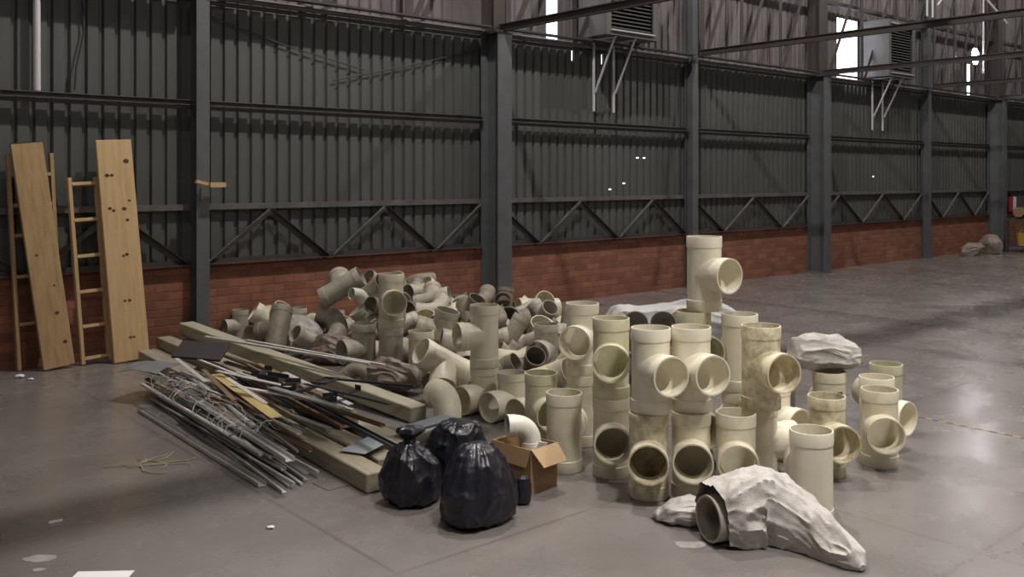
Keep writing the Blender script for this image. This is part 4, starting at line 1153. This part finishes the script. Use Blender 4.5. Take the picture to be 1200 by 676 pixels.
for rr, dd, s, lb in ((-3.93, 7.36, 0.03, 'small white scrap on the floor before the brown plank'), (-3.80, 7.28, 0.018, 'tiny white scrap on the floor between brown plank and ladder'), (-1.10, 4.20, 0.014, 'tiny pale crumb on the open floor before the first black bag')):
    bm = bmesh.new(); bmesh.ops.create_icosphere(bm, subdivisions=1, radius=s)
    for v in bm.verts: v.co.z = v.co.z * 0.5 + s * 0.5; v.co.x *= 1.5
    tag(obj('litter_scrap', bm, M['paper'], mw=Matrix.Translation((rr, dd, 0.001))), lb, 'litter')
#HEAPBEGIN
# ------------------------------------------------------------------ the tumbled heap of smaller fittings: kind, material, label, place, turn
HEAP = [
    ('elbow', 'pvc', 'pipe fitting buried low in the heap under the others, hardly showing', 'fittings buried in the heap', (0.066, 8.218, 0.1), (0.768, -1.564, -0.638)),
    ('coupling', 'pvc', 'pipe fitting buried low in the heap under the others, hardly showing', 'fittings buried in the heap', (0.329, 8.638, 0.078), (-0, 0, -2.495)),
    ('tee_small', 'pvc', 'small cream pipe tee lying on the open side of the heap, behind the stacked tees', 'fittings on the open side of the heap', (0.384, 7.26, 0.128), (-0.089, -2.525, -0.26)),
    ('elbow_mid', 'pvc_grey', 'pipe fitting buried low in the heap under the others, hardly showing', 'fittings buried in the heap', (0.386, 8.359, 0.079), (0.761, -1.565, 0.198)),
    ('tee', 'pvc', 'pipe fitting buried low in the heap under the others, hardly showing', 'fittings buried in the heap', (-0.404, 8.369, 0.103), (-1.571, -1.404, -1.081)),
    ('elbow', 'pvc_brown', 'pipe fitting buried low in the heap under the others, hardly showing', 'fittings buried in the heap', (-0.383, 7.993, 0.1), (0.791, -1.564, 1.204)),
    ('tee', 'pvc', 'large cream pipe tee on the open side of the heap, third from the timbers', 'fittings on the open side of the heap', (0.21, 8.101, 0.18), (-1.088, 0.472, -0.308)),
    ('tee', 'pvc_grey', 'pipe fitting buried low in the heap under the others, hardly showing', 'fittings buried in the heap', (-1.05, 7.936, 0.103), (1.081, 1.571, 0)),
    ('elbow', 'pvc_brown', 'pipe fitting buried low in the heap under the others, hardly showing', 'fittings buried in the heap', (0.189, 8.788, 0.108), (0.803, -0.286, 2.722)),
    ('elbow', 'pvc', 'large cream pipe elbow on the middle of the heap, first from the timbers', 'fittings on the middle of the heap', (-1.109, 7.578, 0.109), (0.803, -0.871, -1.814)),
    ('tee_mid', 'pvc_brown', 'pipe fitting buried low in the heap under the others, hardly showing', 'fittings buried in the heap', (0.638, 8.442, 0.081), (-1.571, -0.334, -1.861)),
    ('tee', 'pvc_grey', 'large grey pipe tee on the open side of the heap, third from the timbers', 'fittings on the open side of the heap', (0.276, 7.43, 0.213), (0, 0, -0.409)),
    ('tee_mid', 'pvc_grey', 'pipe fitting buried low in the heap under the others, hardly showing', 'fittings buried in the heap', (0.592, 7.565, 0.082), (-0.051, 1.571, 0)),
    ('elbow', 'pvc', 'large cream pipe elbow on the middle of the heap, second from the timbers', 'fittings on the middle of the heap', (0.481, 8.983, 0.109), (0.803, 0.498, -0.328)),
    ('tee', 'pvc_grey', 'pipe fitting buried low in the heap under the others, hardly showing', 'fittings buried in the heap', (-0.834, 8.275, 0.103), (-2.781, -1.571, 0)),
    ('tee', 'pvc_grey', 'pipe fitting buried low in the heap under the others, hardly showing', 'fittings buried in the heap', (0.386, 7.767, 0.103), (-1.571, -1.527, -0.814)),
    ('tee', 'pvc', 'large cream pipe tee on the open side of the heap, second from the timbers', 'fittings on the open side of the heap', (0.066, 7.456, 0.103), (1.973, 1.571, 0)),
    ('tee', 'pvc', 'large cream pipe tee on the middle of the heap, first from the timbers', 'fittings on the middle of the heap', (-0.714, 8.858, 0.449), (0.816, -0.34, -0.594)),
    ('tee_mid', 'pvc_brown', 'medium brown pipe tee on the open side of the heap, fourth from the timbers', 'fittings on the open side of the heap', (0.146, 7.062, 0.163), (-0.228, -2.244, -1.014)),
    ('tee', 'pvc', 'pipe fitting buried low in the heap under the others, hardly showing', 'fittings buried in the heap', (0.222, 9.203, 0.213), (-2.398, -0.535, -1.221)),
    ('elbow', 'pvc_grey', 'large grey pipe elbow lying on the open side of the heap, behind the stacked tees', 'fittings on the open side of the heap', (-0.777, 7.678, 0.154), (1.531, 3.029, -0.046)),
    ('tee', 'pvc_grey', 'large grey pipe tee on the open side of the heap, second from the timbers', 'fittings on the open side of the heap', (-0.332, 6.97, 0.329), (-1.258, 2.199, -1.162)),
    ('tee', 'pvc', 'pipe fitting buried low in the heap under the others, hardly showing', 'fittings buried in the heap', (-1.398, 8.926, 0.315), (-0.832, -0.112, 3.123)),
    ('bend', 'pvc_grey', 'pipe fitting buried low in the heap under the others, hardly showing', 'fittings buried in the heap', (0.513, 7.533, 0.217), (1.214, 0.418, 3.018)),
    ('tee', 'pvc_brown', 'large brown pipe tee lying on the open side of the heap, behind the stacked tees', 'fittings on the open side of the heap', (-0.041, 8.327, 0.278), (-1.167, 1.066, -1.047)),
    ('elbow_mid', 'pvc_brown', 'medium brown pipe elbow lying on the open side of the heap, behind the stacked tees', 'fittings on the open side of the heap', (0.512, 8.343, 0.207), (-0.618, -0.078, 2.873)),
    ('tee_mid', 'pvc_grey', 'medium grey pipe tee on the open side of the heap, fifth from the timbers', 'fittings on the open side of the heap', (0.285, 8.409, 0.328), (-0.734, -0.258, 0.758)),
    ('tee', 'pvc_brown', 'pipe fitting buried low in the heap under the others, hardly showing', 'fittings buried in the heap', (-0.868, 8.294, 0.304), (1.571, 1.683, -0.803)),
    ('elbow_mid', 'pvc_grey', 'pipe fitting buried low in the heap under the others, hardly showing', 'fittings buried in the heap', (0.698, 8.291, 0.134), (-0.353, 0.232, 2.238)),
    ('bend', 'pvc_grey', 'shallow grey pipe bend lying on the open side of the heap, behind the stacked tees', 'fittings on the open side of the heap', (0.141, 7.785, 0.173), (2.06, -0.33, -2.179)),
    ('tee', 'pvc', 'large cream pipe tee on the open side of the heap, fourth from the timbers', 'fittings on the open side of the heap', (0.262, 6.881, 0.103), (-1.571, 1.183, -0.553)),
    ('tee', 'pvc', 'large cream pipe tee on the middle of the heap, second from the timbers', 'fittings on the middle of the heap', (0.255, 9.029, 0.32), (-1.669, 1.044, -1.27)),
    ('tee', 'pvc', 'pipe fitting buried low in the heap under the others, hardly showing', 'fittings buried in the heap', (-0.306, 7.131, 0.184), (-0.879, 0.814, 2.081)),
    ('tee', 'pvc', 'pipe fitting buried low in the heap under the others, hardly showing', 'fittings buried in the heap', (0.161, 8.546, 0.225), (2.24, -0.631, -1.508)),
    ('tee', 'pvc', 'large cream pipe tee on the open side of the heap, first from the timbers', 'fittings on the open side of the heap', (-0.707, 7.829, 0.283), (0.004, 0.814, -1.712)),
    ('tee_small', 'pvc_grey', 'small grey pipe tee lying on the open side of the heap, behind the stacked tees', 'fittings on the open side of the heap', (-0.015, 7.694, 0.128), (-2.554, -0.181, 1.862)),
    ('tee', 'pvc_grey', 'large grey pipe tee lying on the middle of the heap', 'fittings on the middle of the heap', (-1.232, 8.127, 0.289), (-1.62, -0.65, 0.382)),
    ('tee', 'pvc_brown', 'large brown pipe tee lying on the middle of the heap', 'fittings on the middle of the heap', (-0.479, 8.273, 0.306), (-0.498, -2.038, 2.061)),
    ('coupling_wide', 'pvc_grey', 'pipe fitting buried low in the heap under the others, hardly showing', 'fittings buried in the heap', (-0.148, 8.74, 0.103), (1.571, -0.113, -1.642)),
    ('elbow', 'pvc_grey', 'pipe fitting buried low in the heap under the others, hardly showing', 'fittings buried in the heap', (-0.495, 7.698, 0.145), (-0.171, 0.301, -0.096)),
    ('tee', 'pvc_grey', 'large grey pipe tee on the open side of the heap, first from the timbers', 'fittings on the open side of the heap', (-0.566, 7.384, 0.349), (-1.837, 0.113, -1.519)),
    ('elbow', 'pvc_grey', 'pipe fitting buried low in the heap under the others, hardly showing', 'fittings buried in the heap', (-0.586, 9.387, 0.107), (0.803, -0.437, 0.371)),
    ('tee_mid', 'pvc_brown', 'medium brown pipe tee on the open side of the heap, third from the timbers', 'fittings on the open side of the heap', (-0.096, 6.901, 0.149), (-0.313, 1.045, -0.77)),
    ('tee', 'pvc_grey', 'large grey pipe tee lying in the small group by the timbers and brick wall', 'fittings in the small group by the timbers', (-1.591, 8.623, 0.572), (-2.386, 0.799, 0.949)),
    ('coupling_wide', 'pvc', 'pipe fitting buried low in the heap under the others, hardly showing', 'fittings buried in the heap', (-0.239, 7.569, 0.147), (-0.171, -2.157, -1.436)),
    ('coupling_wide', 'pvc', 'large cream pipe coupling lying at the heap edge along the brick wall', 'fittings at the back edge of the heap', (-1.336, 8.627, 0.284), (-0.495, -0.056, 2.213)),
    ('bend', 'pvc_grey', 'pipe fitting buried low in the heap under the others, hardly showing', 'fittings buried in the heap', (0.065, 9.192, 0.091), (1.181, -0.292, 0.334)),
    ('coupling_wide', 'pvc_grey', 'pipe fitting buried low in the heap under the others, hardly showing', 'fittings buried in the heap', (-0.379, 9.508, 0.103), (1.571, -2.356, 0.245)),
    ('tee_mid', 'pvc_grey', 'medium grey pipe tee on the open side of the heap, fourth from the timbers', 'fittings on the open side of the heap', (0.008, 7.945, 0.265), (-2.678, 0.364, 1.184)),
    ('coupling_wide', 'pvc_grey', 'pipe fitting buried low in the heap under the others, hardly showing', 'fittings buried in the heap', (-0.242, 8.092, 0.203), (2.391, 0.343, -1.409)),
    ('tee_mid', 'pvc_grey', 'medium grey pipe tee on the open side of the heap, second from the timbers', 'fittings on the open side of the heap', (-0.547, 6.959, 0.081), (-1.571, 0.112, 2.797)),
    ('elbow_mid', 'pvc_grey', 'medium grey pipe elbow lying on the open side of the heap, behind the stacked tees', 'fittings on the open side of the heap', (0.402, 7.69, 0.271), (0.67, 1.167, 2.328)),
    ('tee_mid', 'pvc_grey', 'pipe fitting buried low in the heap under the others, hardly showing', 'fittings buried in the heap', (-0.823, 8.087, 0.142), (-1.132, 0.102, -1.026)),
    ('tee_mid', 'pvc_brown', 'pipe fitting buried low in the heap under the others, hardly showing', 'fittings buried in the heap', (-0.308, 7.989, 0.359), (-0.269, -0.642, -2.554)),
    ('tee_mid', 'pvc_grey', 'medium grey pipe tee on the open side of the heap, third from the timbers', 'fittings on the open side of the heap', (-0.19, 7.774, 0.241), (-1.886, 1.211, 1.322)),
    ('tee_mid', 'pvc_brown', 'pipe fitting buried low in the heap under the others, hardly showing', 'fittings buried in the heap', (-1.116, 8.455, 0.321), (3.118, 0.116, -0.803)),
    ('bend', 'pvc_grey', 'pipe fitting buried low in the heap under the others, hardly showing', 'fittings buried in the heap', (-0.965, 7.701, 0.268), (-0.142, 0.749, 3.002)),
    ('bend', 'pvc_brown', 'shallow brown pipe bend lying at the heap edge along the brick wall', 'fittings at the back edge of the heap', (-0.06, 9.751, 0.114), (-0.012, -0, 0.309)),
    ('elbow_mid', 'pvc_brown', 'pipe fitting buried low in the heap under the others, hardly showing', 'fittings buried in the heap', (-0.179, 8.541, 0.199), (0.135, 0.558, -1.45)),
    ('tee_small', 'pvc_grey', 'pipe fitting buried low in the heap under the others, hardly showing', 'fittings buried in the heap', (-0.552, 7.946, 0.264), (0.766, 2.932, 0.131)),
    ('elbow_mid', 'pvc_brown', 'medium brown pipe elbow lying at the heap edge along the brick wall', 'fittings at the back edge of the heap', (-0.973, 9.188, 0.533), (0.17, -1.069, 1.954)),
    ('bend', 'pvc_grey', 'shallow grey pipe bend lying on the middle of the heap', 'fittings on the middle of the heap', (-1.083, 8.265, 0.404), (-0.097, 0.812, 0.158)),
    ('tee_small', 'pvc_brown', 'small brown pipe tee on the middle of the heap, second from the timbers', 'fittings on the middle of the heap', (-1.069, 7.841, 0.26), (1.571, -1.026, -1.806)),
    ('elbow_mid', 'pvc_brown', 'pipe fitting buried low in the heap under the others, hardly showing', 'fittings buried in the heap', (-0.683, 8.199, 0.343), (1.064, 1.034, -0.154)),
    ('tee_mid', 'pvc_grey', 'medium grey pipe tee on the middle of the heap, fifth from the timbers', 'fittings on the middle of the heap', (-0.473, 8.754, 0.306), (-0.915, 0.133, 3.038)),
    ('tee_mid', 'pvc_brown', 'pipe fitting buried low in the heap under the others, hardly showing', 'fittings buried in the heap', (-0.476, 8.686, 0.155), (0.477, 0.919, -1.686)),
    ('tee_mid', 'pvc_brown', 'medium brown pipe tee lying at the heap edge along the brick wall', 'fittings at the back edge of the heap', (-0.499, 9.509, 0.247), (-1.439, 0.281, -2.685)),
    ('coupling', 'pvc', 'small cream pipe coupling lying on the middle of the heap', 'fittings on the middle of the heap', (-0.512, 8.099, 0.411), (0.815, 2.21, -0.871)),
    ('elbow_mid', 'pvc_grey', 'pipe fitting buried low in the heap under the others, hardly showing', 'fittings buried in the heap', (-1.087, 8.851, 0.11), (-0.148, -0.029, 2.756)),
    ('tee_mid', 'pvc_brown', 'medium brown pipe tee on the middle of the heap, second from the timbers', 'fittings on the middle of the heap', (-0.926, 8.02, 0.397), (-0.81, 0.842, -0.496)),
    ('tee_mid', 'pvc_grey', 'medium grey pipe tee on the middle of the heap, second from the timbers', 'fittings on the middle of the heap', (-1.048, 8.597, 0.559), (1.142, 2.636, 0.587)),
    ('elbow_mid', 'pvc_grey', 'pipe fitting buried low in the heap under the others, hardly showing', 'fittings buried in the heap', (-0.302, 7.751, 0.351), (1.233, 0.422, 0.662)),
    ('elbow_mid', 'pvc_grey', 'medium grey pipe elbow lying on the middle of the heap', 'fittings on the middle of the heap', (-0.733, 7.956, 0.468), (-1.634, -1.187, -1.436)),
    ('elbow_small', 'pvc_white', 'small white pipe elbow lying on the middle of the heap', 'fittings on the middle of the heap', (-1.351, 8.242, 0.474), (-0.12, -0.007, -0.821)),
    ('tee_small', 'pvc_brown', 'small brown pipe tee on the middle of the heap, first from the timbers', 'fittings on the middle of the heap', (-1.255, 7.784, 0.221), (-0.898, 0.292, -1.875)),
    ('coupling', 'pvc', 'pipe fitting buried low in the heap under the others, hardly showing', 'fittings buried in the heap', (-0.303, 8.597, 0.167), (0.829, -2.639, -0.998)),
    ('elbow_mid', 'pvc_grey', 'medium grey pipe elbow lying at the heap edge along the brick wall', 'fittings at the back edge of the heap', (-0.97, 8.925, 0.436), (-1.357, -0.192, 2.163)),
    ('tee_mid', 'pvc_grey', 'medium grey pipe tee on the middle of the heap, third from the timbers', 'fittings on the middle of the heap', (-0.833, 8.451, 0.552), (1.538, -0.446, -0.727)),
    ('elbow_small', 'pvc_brown', 'pipe fitting buried low in the heap under the others, hardly showing', 'fittings buried in the heap', (-0.292, 8.394, 0.438), (-2.695, -0.169, -1.615)),
    ('elbow_small', 'pvc_brown', 'small brown pipe elbow on the open side of the heap, second from the timbers', 'fittings on the open side of the heap', (-0.145, 7.827, 0.402), (-1.756, -0.996, -0.788)),
    ('tee_mid', 'pvc_grey', 'medium grey pipe tee on the middle of the heap, first from the timbers', 'fittings on the middle of the heap', (-1.246, 8.334, 0.595), (2.112, 0.181, -2.294)),
    ('tee_mid', 'pvc_grey', 'medium grey pipe tee in the small group by the brick wall, fourth from the timbers', 'fittings in the small group by the timbers', (-1.757, 9.358, 0.081), (-1.571, -0.306, -0.922)),
    ('tee_mid', 'pvc_grey', 'medium grey pipe tee on the middle of the heap, fourth from the timbers', 'fittings on the middle of the heap', (-0.708, 8.225, 0.511), (-1.146, -0.845, -1.994)),
    ('tee_small', 'pvc_grey', 'small grey pipe tee on the middle of the heap, first from the timbers', 'fittings on the middle of the heap', (-0.916, 8.662, 0.531), (-1.881, 0.63, 0.553)),
    ('elbow_mid', 'pvc_white', 'medium white pipe elbow lying on the open side of the heap, behind the stacked tees', 'fittings on the open side of the heap', (-0.553, 7.733, 0.39), (0.553, 0.648, -0.414)),
    ('tee_mid', 'pvc_brown', 'medium brown pipe tee on the middle of the heap, first from the timbers', 'fittings on the middle of the heap', (-1.128, 8.029, 0.465), (-1.296, -0.448, 2.415)),
    ('tee_mid', 'pvc_brown', 'pipe fitting buried low in the heap under the others, hardly showing', 'fittings buried in the heap', (-1.172, 8.959, 0.386), (-0.783, -0.045, -0.594)),
    ('tee_mid', 'pvc_grey', 'medium grey pipe tee on the open side of the heap, first from the timbers', 'fittings on the open side of the heap', (-0.923, 7.492, 0.395), (-1.791, -0.178, 2.068)),
    ('coupling', 'pvc_grey', 'pipe fitting buried low in the heap under the others, hardly showing', 'fittings buried in the heap', (-0.307, 8.871, 0.18), (0.504, -0.443, -3.119)),
    ('elbow_small', 'pvc_white', 'pipe fitting buried low in the heap under the others, hardly showing', 'fittings buried in the heap', (-0.241, 8.69, 0.269), (0.229, -0.008, -0.029)),
    ('bend', 'pvc_brown', 'shallow brown pipe bend lying on the middle of the heap', 'fittings on the middle of the heap', (-0.29, 8.293, 0.49), (-0.446, -1.173, -2.046)),
    ('coupling', 'pvc_brown', 'pipe fitting buried low in the heap under the others, hardly showing', 'fittings buried in the heap', (-1.126, 8.77, 0.339), (-0.126, 0.731, -2.589)),
    ('tee_small', 'pvc_grey', 'small grey pipe tee on the middle of the heap, second from the timbers', 'fittings on the middle of the heap', (0.142, 8.701, 0.367), (1.171, -0.18, 2.065)),
    ('tee_mid', 'pvc_grey', 'medium grey pipe tee lying at the heap edge along the brick wall', 'fittings at the back edge of the heap', (-1.277, 8.847, 0.577), (1.203, 2.149, 0.42)),
    ('tee_mid', 'pvc_brown', 'medium brown pipe tee on the open side of the heap, second from the timbers', 'fittings on the open side of the heap', (-0.074, 8.431, 0.427), (-1.144, -0.08, 3.023)),
    ('tee_mid', 'pvc_brown', 'medium brown pipe tee on the open side of the heap, first from the timbers', 'fittings on the open side of the heap', (-0.353, 7.62, 0.47), (-1.089, 0.321, 0.473)),
    ('elbow_small', 'pvc_brown', 'small brown pipe elbow on the open side of the heap, first from the timbers', 'fittings on the open side of the heap', (-1.177, 7.162, 0.064), (0.803, -0.083, -1.582)),
    ('tee_mid', 'pvc_grey', 'medium grey pipe tee in the small group by the brick wall, third from the timbers', 'fittings in the small group by the timbers', (-1.8, 8.174, 0.153), (0.785, 0.785, -1.446)),
    ('elbow_mid', 'pvc_grey', 'medium grey pipe elbow lying in the small group by the timbers and brick wall', 'fittings in the small group by the timbers', (-1.957, 8.858, 0.101), (0.177, -0.024, 1.441)),
    ('elbow', 'pvc', 'pipe fitting buried low in the heap under the others, hardly showing', 'fittings buried in the heap', (-1.23, 8.751, 0.1), (-2.382, 1.577, 0.04)),
    ('elbow_mid', 'pvc_brown', 'medium brown pipe elbow lying in the small group by the timbers and brick wall', 'fittings in the small group by the timbers', (-1.797, 9.047, 0.079), (0.798, -1.565, 0.666)),
    ('tee_mid', 'pvc_grey', 'medium grey pipe tee in the small group by the brick wall, second from the timbers', 'fittings in the small group by the timbers', (-2.09, 9.034, 0.163), (-0, -0, -1.719)),
    ('tee', 'pvc_brown', 'large brown pipe tee lying in the small group by the timbers and brick wall', 'fittings in the small group by the timbers', (-2.113, 8.331, 0.23), (2.894, 0.609, 1.125)),
    ('elbow', 'pvc', 'large cream pipe elbow lying in the small group by the timbers and brick wall', 'fittings in the small group by the timbers', (-2.463, 8.891, 0.151), (-1.611, -0.451, -0.532)),
    ('elbow', 'pvc_grey', 'large grey pipe elbow lying in the small group by the timbers and brick wall', 'fittings in the small group by the timbers', (-1.746, 8.669, 0.247), (1.929, 0.566, 1.796)),
    ('coupling_wide', 'pvc', 'large cream pipe coupling in the small group by the brick wall, first from the timbers', 'fittings in the small group by the timbers', (-1.992, 9.426, 0.103), (1.571, -2.356, 0.712)),
    ('coupling_wide', 'pvc', 'large cream pipe coupling in the small group by the brick wall, second from the timbers', 'fittings in the small group by the timbers', (-1.663, 9.136, 0.125), (1.298, 0.716, -0.099)),
    ('tee', 'pvc', 'large cream pipe tee lying in the small group by the timbers and brick wall', 'fittings in the small group by the timbers', (-2.289, 8.813, 0.214), (-0.929, -0.409, 1.604)),
    ('tee_mid', 'pvc_grey', 'medium grey pipe tee in the small group by the brick wall, first from the timbers', 'fittings in the small group by the timbers', (-2.629, 8.917, 0.163), (0, -0, -0.859)),
]
for kind, m, lb, gr, t, e in HEAP:
    fitting(kind, Matrix.Translation(t) @ Euler(e).to_matrix().to_4x4(), m, lb, gr)
#HEAPEND
# ------------------------------------------------------------------ light and camera
def lamp(x, y, z, p, rad=0.09, col=(1.0, 0.94, 0.87)):
    l = bpy.data.lights.new('hall_and_fill_lamp', 'POINT'); l.energy = p; l.shadow_soft_size = rad; l.color = col
    o = bpy.data.objects.new('hall_and_fill_lamp', l); C.objects.link(o); o.location = B(x, y, z)
    return o


def fill_spot(x, y, z, p, half=38, rad=0.12, col=(1.0, 0.95, 0.88)):
    # added fill spot: brightens pile and floor, its cone spares the wall
    l = bpy.data.lights.new('added_fill_spot', 'SPOT'); l.energy = p; l.shadow_soft_size = rad; l.color = col
    l.spot_size = math.radians(2 * half); l.spot_blend = 0.6
    o = bpy.data.objects.new('added_fill_spot', l); C.objects.link(o); o.location = B(x, y, z)
    return o


for x, y, p in ((4.9, 5.25, 1250), (11.8, 5.25, 760), (19.1, 5.25, 420), (26.4, 5.25, 420), (-2.8, 5.25, 200),
                (4.6, -5.0, 180), (11.8, -5.0, 330), (-2.8, -5.0, 200)):  # this rear row is added fill for the walls and pile fronts
    lamp(x, y, 8.2, p)
for x, y, p in ((2.7, -0.15, 1750), (6.5, -0.2, 800), (11.8, -0.6, 1100), (19.1, -0.6, 1300)):
    fill_spot(x, y, 7.4, p, 37 if x < 5 else 52, 0.45 if x < 5 else 0.15)

w = bpy.data.worlds.new('sky'); bpy.context.scene.world = w; w.use_nodes = True
bgn = w.node_tree.nodes['Background']; bgn.inputs[0].default_value = (0.86, 0.88, 1.0, 1); bgn.inputs[1].default_value = 4.0

cam = bpy.data.cameras.new('camera'); co = bpy.data.objects.new('camera', cam); C.objects.link(co)
cam.sensor_width = 36.0; cam.lens = 36.0 * 1080 / 1200; cam.shift_y = -130 / 1200; cam.clip_start = 0.05; cam.clip_end = 200
co.location = (0, 0, 1.6); co.rotation_euler = (PI / 2, 0, 0)
sc = bpy.context.scene
sc.camera = co
sc.view_settings.view_transform = 'Standard'; sc.view_settings.look = 'None'; sc.view_settings.gamma = 1.0
sc.view_settings.exposure = 0.0; sc.view_settings.use_curve_mapping = False
sc.cycles.use_denoising = True
